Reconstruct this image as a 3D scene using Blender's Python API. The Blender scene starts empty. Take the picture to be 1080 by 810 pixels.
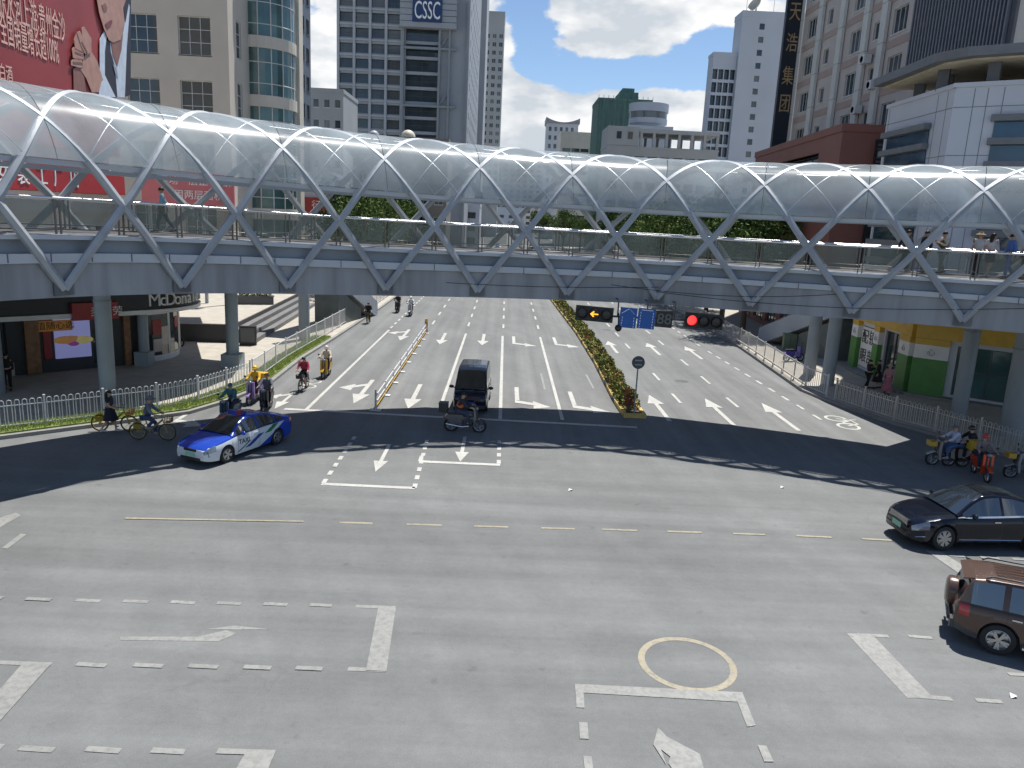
import bpy, math, random
from mathutils import Vector, Matrix
random.seed(7)
SC = bpy.context.scene
COL = SC.collection
V = Vector
R_ = math.radians

# ------------------------------------------------------------------ camera
FPX, HC, ROLL, YAW, PITCH = 811.0, 8.8, .048, .01685, .21433   # phone main camera at eye height on a footbridge
F_ = V((math.sin(YAW)*math.cos(PITCH), math.cos(YAW)*math.cos(PITCH), -math.sin(PITCH)))
R0 = V((math.cos(YAW), -math.sin(YAW), 0)); U0 = R0.cross(F_)
RV = math.cos(ROLL)*R0 + math.sin(ROLL)*U0
UV = math.cos(ROLL)*U0 - math.sin(ROLL)*R0
CAM = V((0, 0, HC))
cd = bpy.data.cameras.new('camera'); co = bpy.data.objects.new('camera', cd); COL.objects.link(co)
cd.sensor_width = 36; cd.lens = FPX/1080*36; cd.clip_start = .1; cd.clip_end = 4000
co.matrix_world = Matrix(((RV.x, UV.x, -F_.x, 0), (RV.y, UV.y, -F_.y, 0), (RV.z, UV.z, -F_.z, HC), (0, 0, 0, 1)))
SC.camera = co

def ray(u, v): return F_*FPX + RV*(u-540) + UV*(405-v)
def G(u, v, z=0.0):                       # survey: photo point on the horizontal plane z
    d = ray(u, v); return CAM + d*((z-HC)/d.z)
def AT(u, v, Y):                          # survey: photo point at depth Y
    d = ray(u, v); return CAM + d*(Y/d.y)
def ONP(u, v, P, t):                      # photo point on the vertical plane through P along t -> (along, z)
    d = ray(u, v); n = V((t.y, -t.x, 0)); k = (P-CAM).dot(n)/d.dot(n); q = CAM + d*k
    return ((q-P).dot(t), q.z)

# ------------------------------------------------------------------ world, sun, exposure
SUNV = V((.20, .37, 1.0)).normalized()
SUN_EL = math.asin(SUNV.z); SUN_AZ = math.atan2(SUNV.x, SUNV.y)
SC.view_settings.view_transform = 'Standard'; SC.view_settings.look = 'None'
SC.view_settings.exposure = 0.38; SC.view_settings.gamma = 1; SC.view_settings.use_curve_mapping = False
sl = bpy.data.lights.new('sun', 'SUN'); sl.energy = 5.0; sl.angle = R_(.5); sl.color = (1, .965, .91)
so = bpy.data.objects.new('sun', sl); COL.objects.link(so)
so.rotation_euler = SUNV.to_track_quat('Z', 'Y').to_euler(); so.location = (20, 40, 90)

W = bpy.data.worlds.new('World'); SC.world = W; W.use_nodes = True
def build_world():
    nt = W.node_tree; nt.nodes.clear(); N = nt.nodes.new; L = nt.links.new
    def mth(op, a, b=None, c=None, clamp=False):
        n = N('ShaderNodeMath'); n.operation = op; n.use_clamp = clamp
        for i, x in enumerate((a, b, c)):
            if x is None: continue
            if isinstance(x, (int, float)): n.inputs[i].default_value = x
            else: L(x, n.inputs[i])
        return n.outputs[0]
    sky = N('ShaderNodeTexSky'); sky.sky_type = 'NISHITA'; sky.sun_disc = False
    sky.sun_elevation = SUN_EL; sky.sun_rotation = SUN_AZ; sky.altitude = 1200; sky.air_density = 1.0; sky.dust_density = .25; sky.ozone_density = 3.0
    b1 = N('ShaderNodeBackground'); b1.inputs[1].default_value = SKY_STR
    L(sky.outputs[0], b1.inputs[0])
    tc = N('ShaderNodeTexCoord'); sep = N('ShaderNodeSeparateXYZ'); L(tc.outputs['Generated'], sep.inputs[0])
    X, Y, Z = sep.outputs
    az = mth('ARCTAN2', X, Y); el = mth('ARCSINE', Z)
    # warped noise on the direction sphere
    mp = N('ShaderNodeMapping'); mp.inputs['Scale'].default_value = (1, 1, 1.7); L(tc.outputs['Generated'], mp.inputs[0])
    n1 = N('ShaderNodeTexNoise'); n1.inputs['Scale'].default_value = 13; n1.inputs['Detail'].default_value = 9; n1.inputs['Roughness'].default_value = .58; n1.inputs['Distortion'].default_value = .25
    L(mp.outputs[0], n1.inputs['Vector'])
    n2 = N('ShaderNodeTexNoise'); n2.inputs['Scale'].default_value = 11; n2.inputs['Detail'].default_value = 6; n2.inputs['Roughness'].default_value = .5
    mp2 = N('ShaderNodeMapping'); mp2.inputs['Location'].default_value = (3.1, 1.2, .06); mp2.inputs['Scale'].default_value = (1, 1, 2.2); L(tc.outputs['Generated'], mp2.inputs[0]); L(mp2.outputs[0], n2.inputs['Vector'])
    # where the cloud banks hang (azimuth, elevation, half widths, amount), the rest of the sky is scattered noise
    dens = mth('MULTIPLY_ADD', n1.outputs[0], 2.6, -1.36)
    for (u, v, su, sv, amp) in CLOUDS:
        d = ray(u, v).normalized(); a0 = math.atan2(d.x, d.y); e0 = math.asin(d.z)
        dx = mth('MULTIPLY', mth('SUBTRACT', az, a0), FPX/su); dy = mth('MULTIPLY', mth('SUBTRACT', el, e0), FPX/sv)
        r2 = mth('ADD', mth('MULTIPLY', dx, dx), mth('MULTIPLY', dy, dy))
        dens = mth('MULTIPLY_ADD', mth('POWER', 2.718, mth('MULTIPLY', r2, -1)), amp, dens)
    mask = N('ShaderNodeMapRange'); mask.interpolation_type = 'SMOOTHSTEP'; mask.inputs[1].default_value = .0; mask.inputs[2].default_value = .30
    L(dens, mask.inputs[0])
    hi = N('ShaderNodeMapRange'); hi.inputs[1].default_value = .41; hi.inputs[2].default_value = .59; L(n2.outputs[0], hi.inputs[0])
    cr = N('ShaderNodeValToRGB'); cr.color_ramp.elements[0].color = (.60, .65, .71, 1); cr.color_ramp.elements[1].color = (.98, .98, .98, 1)
    L(hi.outputs[0], cr.inputs[0])
    b2 = N('ShaderNodeBackground'); b2.inputs[1].default_value = .80; L(cr.outputs[0], b2.inputs[0])
    # thinner cover overhead: clouds only low over the town
    fall = N('ShaderNodeMapRange'); fall.inputs[1].default_value = .32; fall.inputs[2].default_value = .55; fall.inputs[3].default_value = 1; fall.inputs[4].default_value = .03; L(Z, fall.inputs[0])
    fac = mth('MULTIPLY', mask.outputs[0], fall.outputs[0])
    mx = N('ShaderNodeMixShader'); L(fac, mx.inputs[0]); L(b1.outputs[0], mx.inputs[1]); L(b2.outputs[0], mx.inputs[2])
    out = N('ShaderNodeOutputWorld'); L(mx.outputs[0], out.inputs[0])
SKY_STR = .098
CLOUDS = [(590, 140, 85, 34, .75), (710, 118, 60, 26, .6), (650, 8, 115, 26, .7), (610, 46, 90, 14, .6), (690, 22, 60, 24, .4), (690, 130, 90, 20, .4), (525, 95, 40, 26, .5), (800, 18, 40, 16, .4), (530, 60, 20, 40, .5),
          (345, 60, 25, 110, .6), (560, 45, 20, 26, -.7), (650, 78, 120, 12, -.6), (730, 72, 60, 16, -.6), (545, 5, 26, 22, -.7), (770, 65, 30, 22, -.5), (745, 48, 28, 16, -.5)]
build_world()

# ------------------------------------------------------------------ helpers
def tag(o, label=None, cat=None, group=None, kind=None):
    if label: o['label'] = label
    if cat: o['category'] = cat
    if group: o['group'] = group
    if kind: o['kind'] = kind
    return o
def thing(name, label, cat, loc=(0, 0, 0), rotz=0, group=None):
    o = bpy.data.objects.new(name, None); COL.objects.link(o); o.empty_display_size = .3
    o.location = loc; o.rotation_euler = (0, 0, rotz)
    return tag(o, label, cat, group)
def dup(root, loc, rotz, label=None, group=None):
    r = root.copy(); COL.objects.link(r); r.location = loc; r.rotation_euler = (0, 0, rotz)
    if label: r['label'] = label
    if group: r['group'] = group
    for ch in list(root.children):
        c = ch.copy(); COL.objects.link(c); c.parent = r
        for g in list(ch.children):
            d = g.copy(); COL.objects.link(d); d.parent = c
    return r
def place_copy(o, parent, loc=None, rotz=None, name=None):
    c = o.copy(); COL.objects.link(c); c.parent = parent
    if loc is not None: c.location = loc
    if rotz is not None: c.rotation_euler = (0, 0, rotz)
    return c

def mat(name, col, rough=.6, metal=0.0, var=.12, scale=2.0, bump=0.0, bscale=40, spec=.5, alpha=1.0, emit=0, coat=0, stretch=(1, 1, 1), trans=0):
    m = bpy.data.materials.new(name); m.use_nodes = True; nt = m.node_tree; N = nt.nodes.new; L = nt.links.new
    p = nt.nodes['Principled BSDF']; p.inputs['Roughness'].default_value = rough; p.inputs['Metallic'].default_value = metal
    p.inputs['Specular IOR Level'].default_value = spec; p.inputs['Alpha'].default_value = alpha; p.inputs['Coat Weight'].default_value = coat
    p.inputs['Transmission Weight'].default_value = trans
    tc = N('ShaderNodeTexCoord'); mp = N('ShaderNodeMapping'); mp.inputs['Scale'].default_value = stretch; L(tc.outputs['Object'], mp.inputs[0])
    n = N('ShaderNodeTexNoise'); n.inputs['Scale'].default_value = scale; n.inputs['Detail'].default_value = 5; L(mp.outputs[0], n.inputs['Vector'])
    r = N('ShaderNodeMapRange'); r.inputs[1].default_value = .3; r.inputs[2].default_value = .7; r.inputs[3].default_value = 1-var; r.inputs[4].default_value = 1+var; L(n.outputs[0], r.inputs[0])
    mx = N('ShaderNodeMix'); mx.data_type = 'RGBA'; mx.blend_type = 'MULTIPLY'; mx.inputs[0].default_value = 1
    mx.inputs[6].default_value = (*col, 1); L(r.outputs[0], mx.inputs[7]); L(mx.outputs[2], p.inputs['Base Color'])
    if emit:
        p.inputs['Emission Strength'].default_value = emit; L(mx.outputs[2], p.inputs['Emission Color'])
    if bump:
        b = N('ShaderNodeBump'); b.inputs['Strength'].default_value = bump; b.inputs['Distance'].default_value = .02
        n3 = N('ShaderNodeTexNoise'); n3.inputs['Scale'].default_value = bscale; n3.inputs['Detail'].default_value = 3; L(tc.outputs['Object'], n3.inputs['Vector'])
        L(n3.outputs[0], b.inputs['Height']); L(b.outputs[0], p.inputs['Normal'])
    return m

class MB:
    def __init__(s, M=None): s.v = []; s.f = []; s.m = []; s.M = M
    def add(s, vs, fs, mi=0):
        b = len(s.v)
        s.v += [s.M @ V(x) if s.M else V(x) for x in vs]
        for q in fs: s.f.append([b+i for i in q]); s.m.append(mi)
        return s
    def poly(s, pts, mi=0): return s.add(pts, [list(range(len(pts)))], mi)
    def box(s, c, d, rz=0, mi=0, ry=0, rx=0):
        M = Matrix.Translation(V(c)) @ Matrix.Rotation(rz, 4, 'Z') @ Matrix.Rotation(ry, 4, 'Y') @ Matrix.Rotation(rx, 4, 'X')
        x, y, z = [k/2 for k in d]
        vs = [M @ V(p) for p in ((-x, -y, -z), (x, -y, -z), (x, y, -z), (-x, y, -z), (-x, -y, z), (x, -y, z), (x, y, z), (-x, y, z))]
        return s.add(vs, [(0, 3, 2, 1), (4, 5, 6, 7), (0, 1, 5, 4), (1, 2, 6, 5), (2, 3, 7, 6), (3, 0, 4, 7)], mi)
    def box2(s, a, b, mi=0):
        return s.box([(a[i]+b[i])/2 for i in range(3)], [abs(b[i]-a[i]) for i in range(3)], 0, mi)
    def beam(s, p, q, w, h, mi=0, up=V((0, 0, 1))):
        p, q = V(p), V(q); d = (q-p).normalized(); a = d.cross(up)
        if a.length < 1e-4: a = d.cross(V((1, 0, 0)))
        a.normalize(); b = a.cross(d); a = a*w/2; b = b*h/2
        vs = [p-a-b, p+a-b, p+a+b, p-a+b, q-a-b, q+a-b, q+a+b, q-a+b]
        return s.add(vs, [(0, 3, 2, 1), (4, 5, 6, 7), (0, 1, 5, 4), (1, 2, 6, 5), (2, 3, 7, 6), (3, 0, 4, 7)][::1], mi)
    def tube(s, pts, r, n=8, mi=0, closed=False):
        pts = [V(p) for p in pts]; k = len(pts); rs = r if isinstance(r, (list, tuple)) else [r]*k
        vs = []; prev = None
        for i, p in enumerate(pts):
            if closed: d = pts[(i+1) % k]-pts[i-1]
            else: d = pts[min(i+1, k-1)]-pts[max(i-1, 0)]
            d.normalize()
            if prev is None:
                a = d.cross(V((0, 0, 1)));
                if a.length < .05: a = d.cross(V((1, 0, 0)))
            else: a = prev - d*prev.dot(d)
            a.normalize(); prev = a; b = d.cross(a)
            for j in range(n):
                t = 2*math.pi*j/n; vs.append(p + (a*math.cos(t)+b*math.sin(t))*rs[i])
        fs = []
        for i in range(k if closed else k-1):
            o, e = i*n, ((i+1) % k)*n
            for j in range(n): fs.append((o+j, o+(j+1) % n, e+(j+1) % n, e+j))
        if not closed: fs += [tuple(range(n))[::-1], tuple(range((k-1)*n, k*n))]
        return s.add(vs, fs, mi)
    def cyl(s, p, q, r, n=12, mi=0, r2=None): return s.tube([p, q], [r, r if r2 is None else r2], n, mi)
    def prism(s, pts, ext, mi=0):        # planar polygon pulled along ext
        pts = [V(p) for p in pts]; e = V(ext); n = len(pts)
        nm = V((0, 0, 0))
        for i in range(n):
            a, b = pts[i], pts[(i+1) % n]; nm += a.cross(b)
        if nm.dot(e) > 0: pts = pts[::-1]
        vs = pts+[p+e for p in pts]
        return s.add(vs, [tuple(range(n)), tuple(range(n, 2*n))[::-1]]+[(i, n+i, n+(i+1) % n, (i+1) % n)[::1] for i in range(n)], mi)
    def ball(s, c, r, nu=14, nv=9, mi=0, z0=-1.0):
        r = r if isinstance(r, (list, tuple)) else (r, r, r); vs = []; t0 = math.asin(max(-1, z0))
        for j in range(nv+1):
            t = t0+(math.pi/2-t0)*j/nv
            for i in range(nu):
                a = 2*math.pi*i/nu; vs.append(V(c)+V((r[0]*math.cos(t)*math.cos(a), r[1]*math.cos(t)*math.sin(a), r[2]*math.sin(t))))
        fs = [(j*nu+i, j*nu+(i+1) % nu, (j+1)*nu+(i+1) % nu, (j+1)*nu+i) for j in range(nv) for i in range(nu)]
        return s.add(vs, fs, mi)
    def lathe(s, prof, n=20, axis='Z', c=(0, 0, 0), mi=0):
        vs = []
        for (r, h) in prof:
            for i in range(n):
                a = 2*math.pi*i/n; x, y = r*math.cos(a), r*math.sin(a)
                vs.append(V(c)+(V((x, y, h)) if axis == 'Z' else V((x, h, y)) if axis == 'Y' else V((h, x, y))))
        fs = []
        for j in range(len(prof)-1):
            for i in range(n):
                q = (j*n+i, j*n+(i+1) % n, (j+1)*n+(i+1) % n, (j+1)*n+i); fs.append(q if axis != 'Y' else q[::-1])
        return s.add(vs, fs, mi)
    def sweep(s, frames, prof, mi=0, closed=True, mis=None):   # frames: function list (s,z)->point
        k = len(prof); vs = [fr(a, b) for fr in frames for (a, b) in prof]; fs = []; ms = []
        for i in range(len(frames)-1):
            for j in range(k if closed else k-1):
                fs.append((i*k+j, (i+1)*k+j, (i+1)*k+(j+1) % k, i*k+(j+1) % k)); ms.append(mis[j] if mis else mi)
        b = len(s.f); s.add(vs, fs, mi)
        for i, x in enumerate(ms): s.m[b+i] = x
        if closed: s.add([frames[0](a, b) for a, b in prof], [tuple(range(k))], mi); s.add([frames[-1](a, b) for a, b in prof], [tuple(range(k))[::-1]], mi)
        return s
    def text(s, body, size, M, mi=0, depth=.02, align='CENTER', sx=1.0):
        c = bpy.data.curves.new('t', 'FONT'); c.body = body; c.size = size; c.align_x = align; c.align_y = 'CENTER'; c.extrude = depth/2; c.resolution_u = 3
        o = bpy.data.objects.new('t', c); COL.objects.link(o); dg = bpy.context.evaluated_depsgraph_get()
        me = bpy.data.meshes.new_from_object(o.evaluated_get(dg))
        s.add([M @ V((v.co.x*sx, v.co.y, v.co.z)) for v in me.vertices], [tuple(p.vertices) for p in me.polygons], mi)
        bpy.data.objects.remove(o); bpy.data.curves.remove(c); bpy.data.meshes.remove(me); return s
    def build(s, name, mats, parent=None, smooth=None, loc=None, fix=False):
        me = bpy.data.meshes.new(name); me.from_pydata([tuple(x) for x in s.v], [], s.f)
        for m in (mats if isinstance(mats, (list, tuple)) else [mats]): me.materials.append(m)
        me.polygons.foreach_set('material_index', s.m)
        me.validate(); me.update()
        if fix:
            import bmesh
            bm = bmesh.new(); bm.from_mesh(me); bmesh.ops.remove_doubles(bm, verts=bm.verts, dist=.0005); bmesh.ops.recalc_face_normals(bm, faces=bm.faces); bm.to_mesh(me); bm.free()
        if smooth is not None:
            me.polygons.foreach_set('use_smooth', [True]*len(me.polygons)); me.set_sharp_from_angle(angle=R_(smooth))
        o = bpy.data.objects.new(name, me); COL.objects.link(o)
        if parent: o.parent = parent
        if loc is not None: o.location = loc
        return o
def interp(x, tab):
    if x <= tab[0][0]: return tab[0][1]
    for (a, b), (c, d) in zip(tab, tab[1:]):
        if x <= c: return b+(d-b)*(x-a)/(c-a)
    return tab[-1][1]
def crom(P, n=8, closed=False):
    P = [V(p) for p in P]; P = [2*P[0]-P[1]]+P+[2*P[-1]-P[-2]]; o = []
    for i in range(1, len(P)-2):
        a, b, c, d = P[i-1:i+3]
        for k in range(n):
            t = k/n; o.append(.5*(2*b+(c-a)*t+(2*a-5*b+4*c-d)*t*t+(3*b-a-3*c+d)*t**3))
    return o+[P[-2]]
def rotx90(loc, rz=0): return Matrix.Translation(V(loc)) @ Matrix.Rotation(rz, 4, 'Z') @ Matrix.Rotation(R_(90), 4, 'X')

# ------------------------------------------------------------------ shared materials
M = {}
M['steel'] = mat('painted_steel', (.36, .40, .45), .42, .15, .06, .7)
M['rib'] = mat('rib_steel', (.36, .385, .41), .5, .1, .12, 1.2, spec=.3)
M['stainless'] = mat('stainless', (.66, .66, .66), .22, .9, .05)
M['black'] = mat('black_plastic', (.018, .018, .02), .45)
M['rubber'] = mat('rubber', (.022, .022, .023), .8)
M['rim'] = mat('alloy', (.45, .45, .46), .3, .8, .05)
M['chrome'] = mat('chrome', (.75, .75, .76), .12, 1, .02)
M['white'] = mat('white_paint', (.74, .74, .73), .4, 0, .06)
M['concrete'] = mat('concrete', (.36, .36, .34), .8, 0, .15, 1.2, .3)
M['pier'] = mat('pier_paint', (.28, .32, .35), .55, .1, .08, .8)
M['glassdark'] = mat('window_glass', (.03, .045, .055), .06, 0, .4, .35, spec=.8)
M['glassgreen'] = mat('green_glass', (.06, .13, .13), .07, .1, .4, .4, spec=.8)
def vary(m):                             # every window pane its own tint: some curtained, some dark
    nt = m.node_tree; N = nt.nodes.new; L = nt.links.new; p = nt.nodes['Principled BSDF']; src = p.inputs['Base Color'].links[0].from_socket
    oi = N('ShaderNodeObjectInfo'); r = N('ShaderNodeMapRange'); r.inputs[1].default_value = .55; r.inputs[2].default_value = 1; r.inputs[3].default_value = 0; r.inputs[4].default_value = .55; L(oi.outputs['Random'], r.inputs[0])
    mx = N('ShaderNodeMix'); mx.data_type = 'RGBA'; L(r.outputs[0], mx.inputs[0]); L(src, mx.inputs[6]); mx.inputs[7].default_value = (.20, .20, .19, 1); L(mx.outputs[2], p.inputs['Base Color'])
vary(M['glassdark'])
M['frame'] = mat('window_frame', (.62, .63, .62), .45, 0, .05)
M['red'] = mat('red_paint', (.33, .025, .03), .4, 0, .08)
M['yellow'] = mat('yellow_paint', (.62, .38, .05), .45, 0, .1)
M['green'] = mat('green_paint', (.085, .25, .06), .5, 0, .1)
M['skin'] = mat('skin', (.55, .33, .22), .5, 0, .06, 8)
M['hair'] = mat('hair', (.012, .010, .009), .5, 0, .1, 30)
# ================================================================== ground, roads, markings
def asphalt(name, base, cross=True):
    m = bpy.data.materials.new(name); m.use_nodes = True; nt = m.node_tree; N = nt.nodes.new; L = nt.links.new
    p = nt.nodes['Principled BSDF']; p.inputs['Roughness'].default_value = .82; p.inputs['Specular IOR Level'].default_value = .35
    tc = N('ShaderNodeTexCoord')
    def noise(scale, st, det=6, rough=.55):
        mp = N('ShaderNodeMapping'); mp.inputs['Scale'].default_value = st; L(tc.outputs['Object'], mp.inputs[0])
        n = N('ShaderNodeTexNoise'); n.inputs['Scale'].default_value = scale; n.inputs['Detail'].default_value = det; n.inputs['Roughness'].default_value = rough; L(mp.outputs[0], n.inputs['Vector']); return n.outputs[0]
    def rng(x, a, b, lo, hi):
        r = N('ShaderNodeMapRange'); r.inputs[1].default_value = a; r.inputs[2].default_value = b; r.inputs[3].default_value = lo; r.inputs[4].default_value = hi; L(x, r.inputs[0]); return r.outputs[0]
    def mul(a, b):
        n = N('ShaderNodeMath'); n.operation = 'MULTIPLY'; L(a, n.inputs[0]); L(b, n.inputs[1]); return n.outputs[0]
    big = rng(noise(.16, (1, 1, 1)), .3, .7, .90, 1.10)
    mid = rng(noise(1.3, (1, 1, 1), 8, .65), .3, .7, .93, 1.07)
    fine = mul(rng(noise(38, (1, 1, 1), 4, .8), .25, .75, .76, 1.24), rng(noise(7, (1, 1, 1), 6, .7), .3, .7, .93, 1.07))
    if cross:
        # traffic polish: long streaks, along X inside the junction and along Y up the road
        sx = rng(noise(1.0, (.05, 1.1, 1), 5), .33, .67, .85, 1.10)
        sy = rng(noise(1.0, (1.35, .035, 1), 5), .33, .67, .84, 1.12)
        sep = N('ShaderNodeSeparateXYZ'); L(tc.outputs['Object'], sep.inputs[0])
        k = rng(sep.outputs[1], 24, 31, 0, 1)
        mx = N('ShaderNodeMix'); L(k, mx.inputs[0]); L(sx, mx.inputs[2]); L(sy, mx.inputs[3]); st = mx.outputs[0]
        # dark worn wheel band across the junction
        band = N('ShaderNodeMath'); band.operation = 'SUBTRACT'; L(sep.outputs[1], band.inputs[0]); band.inputs[1].default_value = 19.7
        ab = N('ShaderNodeMath'); ab.operation = 'ABSOLUTE'; L(band.outputs[0], ab.inputs[0])
        bd = rng(ab.outputs[0], .2, 2.4, .86, 1.0)
        # pale turning tracks worn across the junction
        rm = N('ShaderNodeMapping'); rm.inputs['Rotation'].default_value = (0, 0, R_(-24)); L(tc.outputs['Object'], rm.inputs[0]); rm2 = N('ShaderNodeMapping'); rm2.inputs['Scale'].default_value = (.8, .05, 1); L(rm.outputs[0], rm2.inputs[0])
        rn = N('ShaderNodeTexNoise'); rn.inputs['Scale'].default_value = .9; rn.inputs['Detail'].default_value = 5; L(rm2.outputs[0], rn.inputs['Vector']); bd = mul(bd, rng(rn.outputs[0], .45, .75, .98, 1.10))
        sp = N('ShaderNodeTexNoise'); sp.inputs['Scale'].default_value = 2.3; sp.inputs['Detail'].default_value = 3; L(tc.outputs['Object'], sp.inputs['Vector']); bd = mul(bd, rng(sp.outputs[0], .66, .76, 1.0, .80))
        tot = mul(mul(mul(big, mid), mul(fine, st)), bd)
    else: tot = mul(mul(big, mid), fine)
    # cracks
    vo = N('ShaderNodeTexVoronoi'); vo.feature = 'DISTANCE_TO_EDGE'; vo.inputs['Scale'].default_value = .11
    wp = N('ShaderNodeVectorMath'); wp.operation = 'MULTIPLY_ADD'; nn = N('ShaderNodeTexNoise'); nn.inputs['Scale'].default_value = .8; nn.inputs['Detail'].default_value = 6
    L(tc.outputs['Object'], nn.inputs['Vector']); L(nn.outputs[1], wp.inputs[0]); wp.inputs[1].default_value = (2.4, 2.4, 0); L(tc.outputs['Object'], wp.inputs[2]); L(wp.outputs[0], vo.inputs['Vector'])
    ck = rng(vo.outputs[0], 0, .0022, .90, 1); tot = mul(tot, ck)
    c = N('ShaderNodeMix'); c.data_type = 'RGBA'; c.blend_type = 'MULTIPLY'; c.inputs[0].default_value = 1; c.inputs[6].default_value = (*base, 1); L(tot, c.inputs[7]); L(c.outputs[2], p.inputs['Base Color'])
    b = N('ShaderNodeBump'); b.inputs['Strength'].default_value = .35; b.inputs['Distance'].default_value = .01; L(fine, b.inputs['Height']); L(b.outputs[0], p.inputs['Normal'])
    return m
def worn(name, col, lo=.30, hi=.46, bare=(.152, .157, .154)):
    m = mat(name, col, .6, 0, .10, .8); nt = m.node_tree; N = nt.nodes.new; L = nt.links.new; p = nt.nodes['Principled BSDF']
    src = p.inputs['Base Color'].links[0].from_socket
    tc = N('ShaderNodeTexCoord'); n = N('ShaderNodeTexNoise'); n.inputs['Scale'].default_value = 7; n.inputs['Detail'].default_value = 9; n.inputs['Roughness'].default_value = .72; L(tc.outputs['Object'], n.inputs['Vector'])
    r = N('ShaderNodeMapRange'); r.inputs[1].default_value = lo; r.inputs[2].default_value = hi; L(n.outputs[0], r.inputs[0])
    mx = N('ShaderNodeMix'); mx.data_type = 'RGBA'; L(r.outputs[0], mx.inputs[0]); mx.inputs[6].default_value = (*bare, 1); L(src, mx.inputs[7]); L(mx.outputs[2], p.inputs['Base Color'])
    return m
M['asphalt'] = asphalt('asphalt', (.166, .171, .168))
M['paint'] = worn('road_paint', (.46, .455, .42))
M['paint_old'] = worn('road_paint_old', (.27, .27, .25), .26, .56)
M['paint_yel'] = worn('road_paint_yellow', (.33, .29, .20), .28, .54)
M['paver'] = mat('paving', (.40, .37, .315), .8, 0, .12, 1.5, .2)
M['paver_d'] = mat('paving_dark', (.17, .17, .17), .75, 0, .15, 1.2, .2)
M['kerb'] = mat('kerb_stone', (.24, .235, .22), .8, 0, .15, 2, .2)
M['earth'] = mat('outskirts', (.20, .20, .18), .9, 0, .2, .05)

g = MB(); g.box((0, 700, -.55), (3000, 2600, 1)); tag(g.build('ground', M['earth']), kind='structure')
g = MB(); g.poly([(-60, -25, 0), (60, -25, 0), (60, 52, 0), (26, 120, 0), (22, 420, 0), (-14, 420, 0), (-14, 120, 0), (-60, 40, 0)]); tag(g.build('road', M['asphalt']), kind='structure')

# kerb lines, surveyed from the photograph
KL = [V((-60, 12, 0)), V((-26, 23.0, 0))]+[G(*p) for p in ((0, 464), (99, 451), (200, 437), (240, 425), (283, 408), (318, 380), (353, 358))]
kx = KL[-1].x
KL += [V((kx+.3, 70, 0)), V((kx+.3, 110, 0)), V((kx, 420, 0))]
KR = [G(1080, 489)+V((30, -12, 0)), G(1080, 489), G(1006, 466), G(938, 447), G(883, 428), G(864, 421), G(843, 412), G(809, 388), G(779, 367), G(762, 357)]
kr = KR[-1].x
KR += [V((kr+.1, 110, 0)), V((kr+.1, 420, 0))]
def offset(L_, d):
    o = []
    for i, p in enumerate(L_):
        t = (L_[min(i+1, len(L_)-1)]-L_[max(i-1, 0)]).normalized(); o.append(p+V((-t.y, t.x, 0))*d)
    return o
def strip(name, L_, d0, d1, z0, z1, m, **k):
    a, b = offset(L_, d0), offset(L_, d1); mb = MB()
    for i in range(len(a)-1):
        p = [a[i], a[i+1], b[i+1], b[i]]
        mb.add([q+V((0, 0, z0)) for q in p]+[q+V((0, 0, z1)) for q in p], [(4, 5, 6, 7), (0, 1, 5, 4), (2, 3, 7, 6), (1, 2, 6, 5), (3, 0, 4, 7)])
    return tag(mb.build(name, m, fix=True), **k)
strip('kerb', KL, 0, .22, 0, .14, M['kerb'], kind='structure')
strip('kerb', KR, -.22, 0, 0, .14, M['kerb'], kind='structure')
def slab(name, L_, extra, z, m):
    pts = [V((p.x, p.y, z)) for p in L_]+[V((x, y, z)) for x, y in extra]
    import bmesh
    mb = MB(); mb.poly(pts); o = mb.build(name, m); bm = bmesh.new(); bm.from_mesh(o.data); bmesh.ops.triangulate(bm, faces=bm.faces)
    bmesh.ops.recalc_face_normals(bm, faces=bm.faces)
    if sum(f.normal.z for f in bm.faces) < 0: bmesh.ops.reverse_faces(bm, faces=bm.faces)
    bm.to_mesh(o.data); bm.free(); return tag(o, kind='structure')
slab('pavement', offset(KL, .22), [(-160, 420), (-160, 12)], .13, M['paver'])
slab('pavement', offset(KR, -.22), [(160, 420), (160, 10)], .13, M['paver'])

# grass verge behind the left kerb
gl = [p for p in KL[1:9]]
grass_base = strip('verge', gl, .24, 1.45, .13, .20, mat('soil_grass', (.18, .23, .06), .9, 0, .3, 4), kind='structure')
a_, b_ = offset(gl, .26), offset(gl, 1.42); mb = MB()
for i in range(len(a_)-1):
    ln = (a_[i+1]-a_[i]).length
    for _ in range(int(ln*700)):
        t, w = random.random(), random.random(); p = (a_[i].lerp(a_[i+1], t)).lerp(b_[i].lerp(b_[i+1], t), w); p.z = .2
        an = random.uniform(0, 6.28); h = random.uniform(.05, .13); dx = V((math.cos(an), math.sin(an), 0))
        lean = V((random.uniform(-.05, .05), random.uniform(-.05, .05), h)); mb.add([p-dx*.016, p+dx*.016, p+lean], [(0, 1, 2)], random.randrange(2))
tag(mb.build('grass', [mat('grass_a', (.24, .33, .07), .7, 0, .2, 3), mat('grass_b', (.34, .38, .11), .7, 0, .2, 3)]), 'short bright green grass on the verge under the white arched fence', 'grass', kind='stuff')

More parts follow.
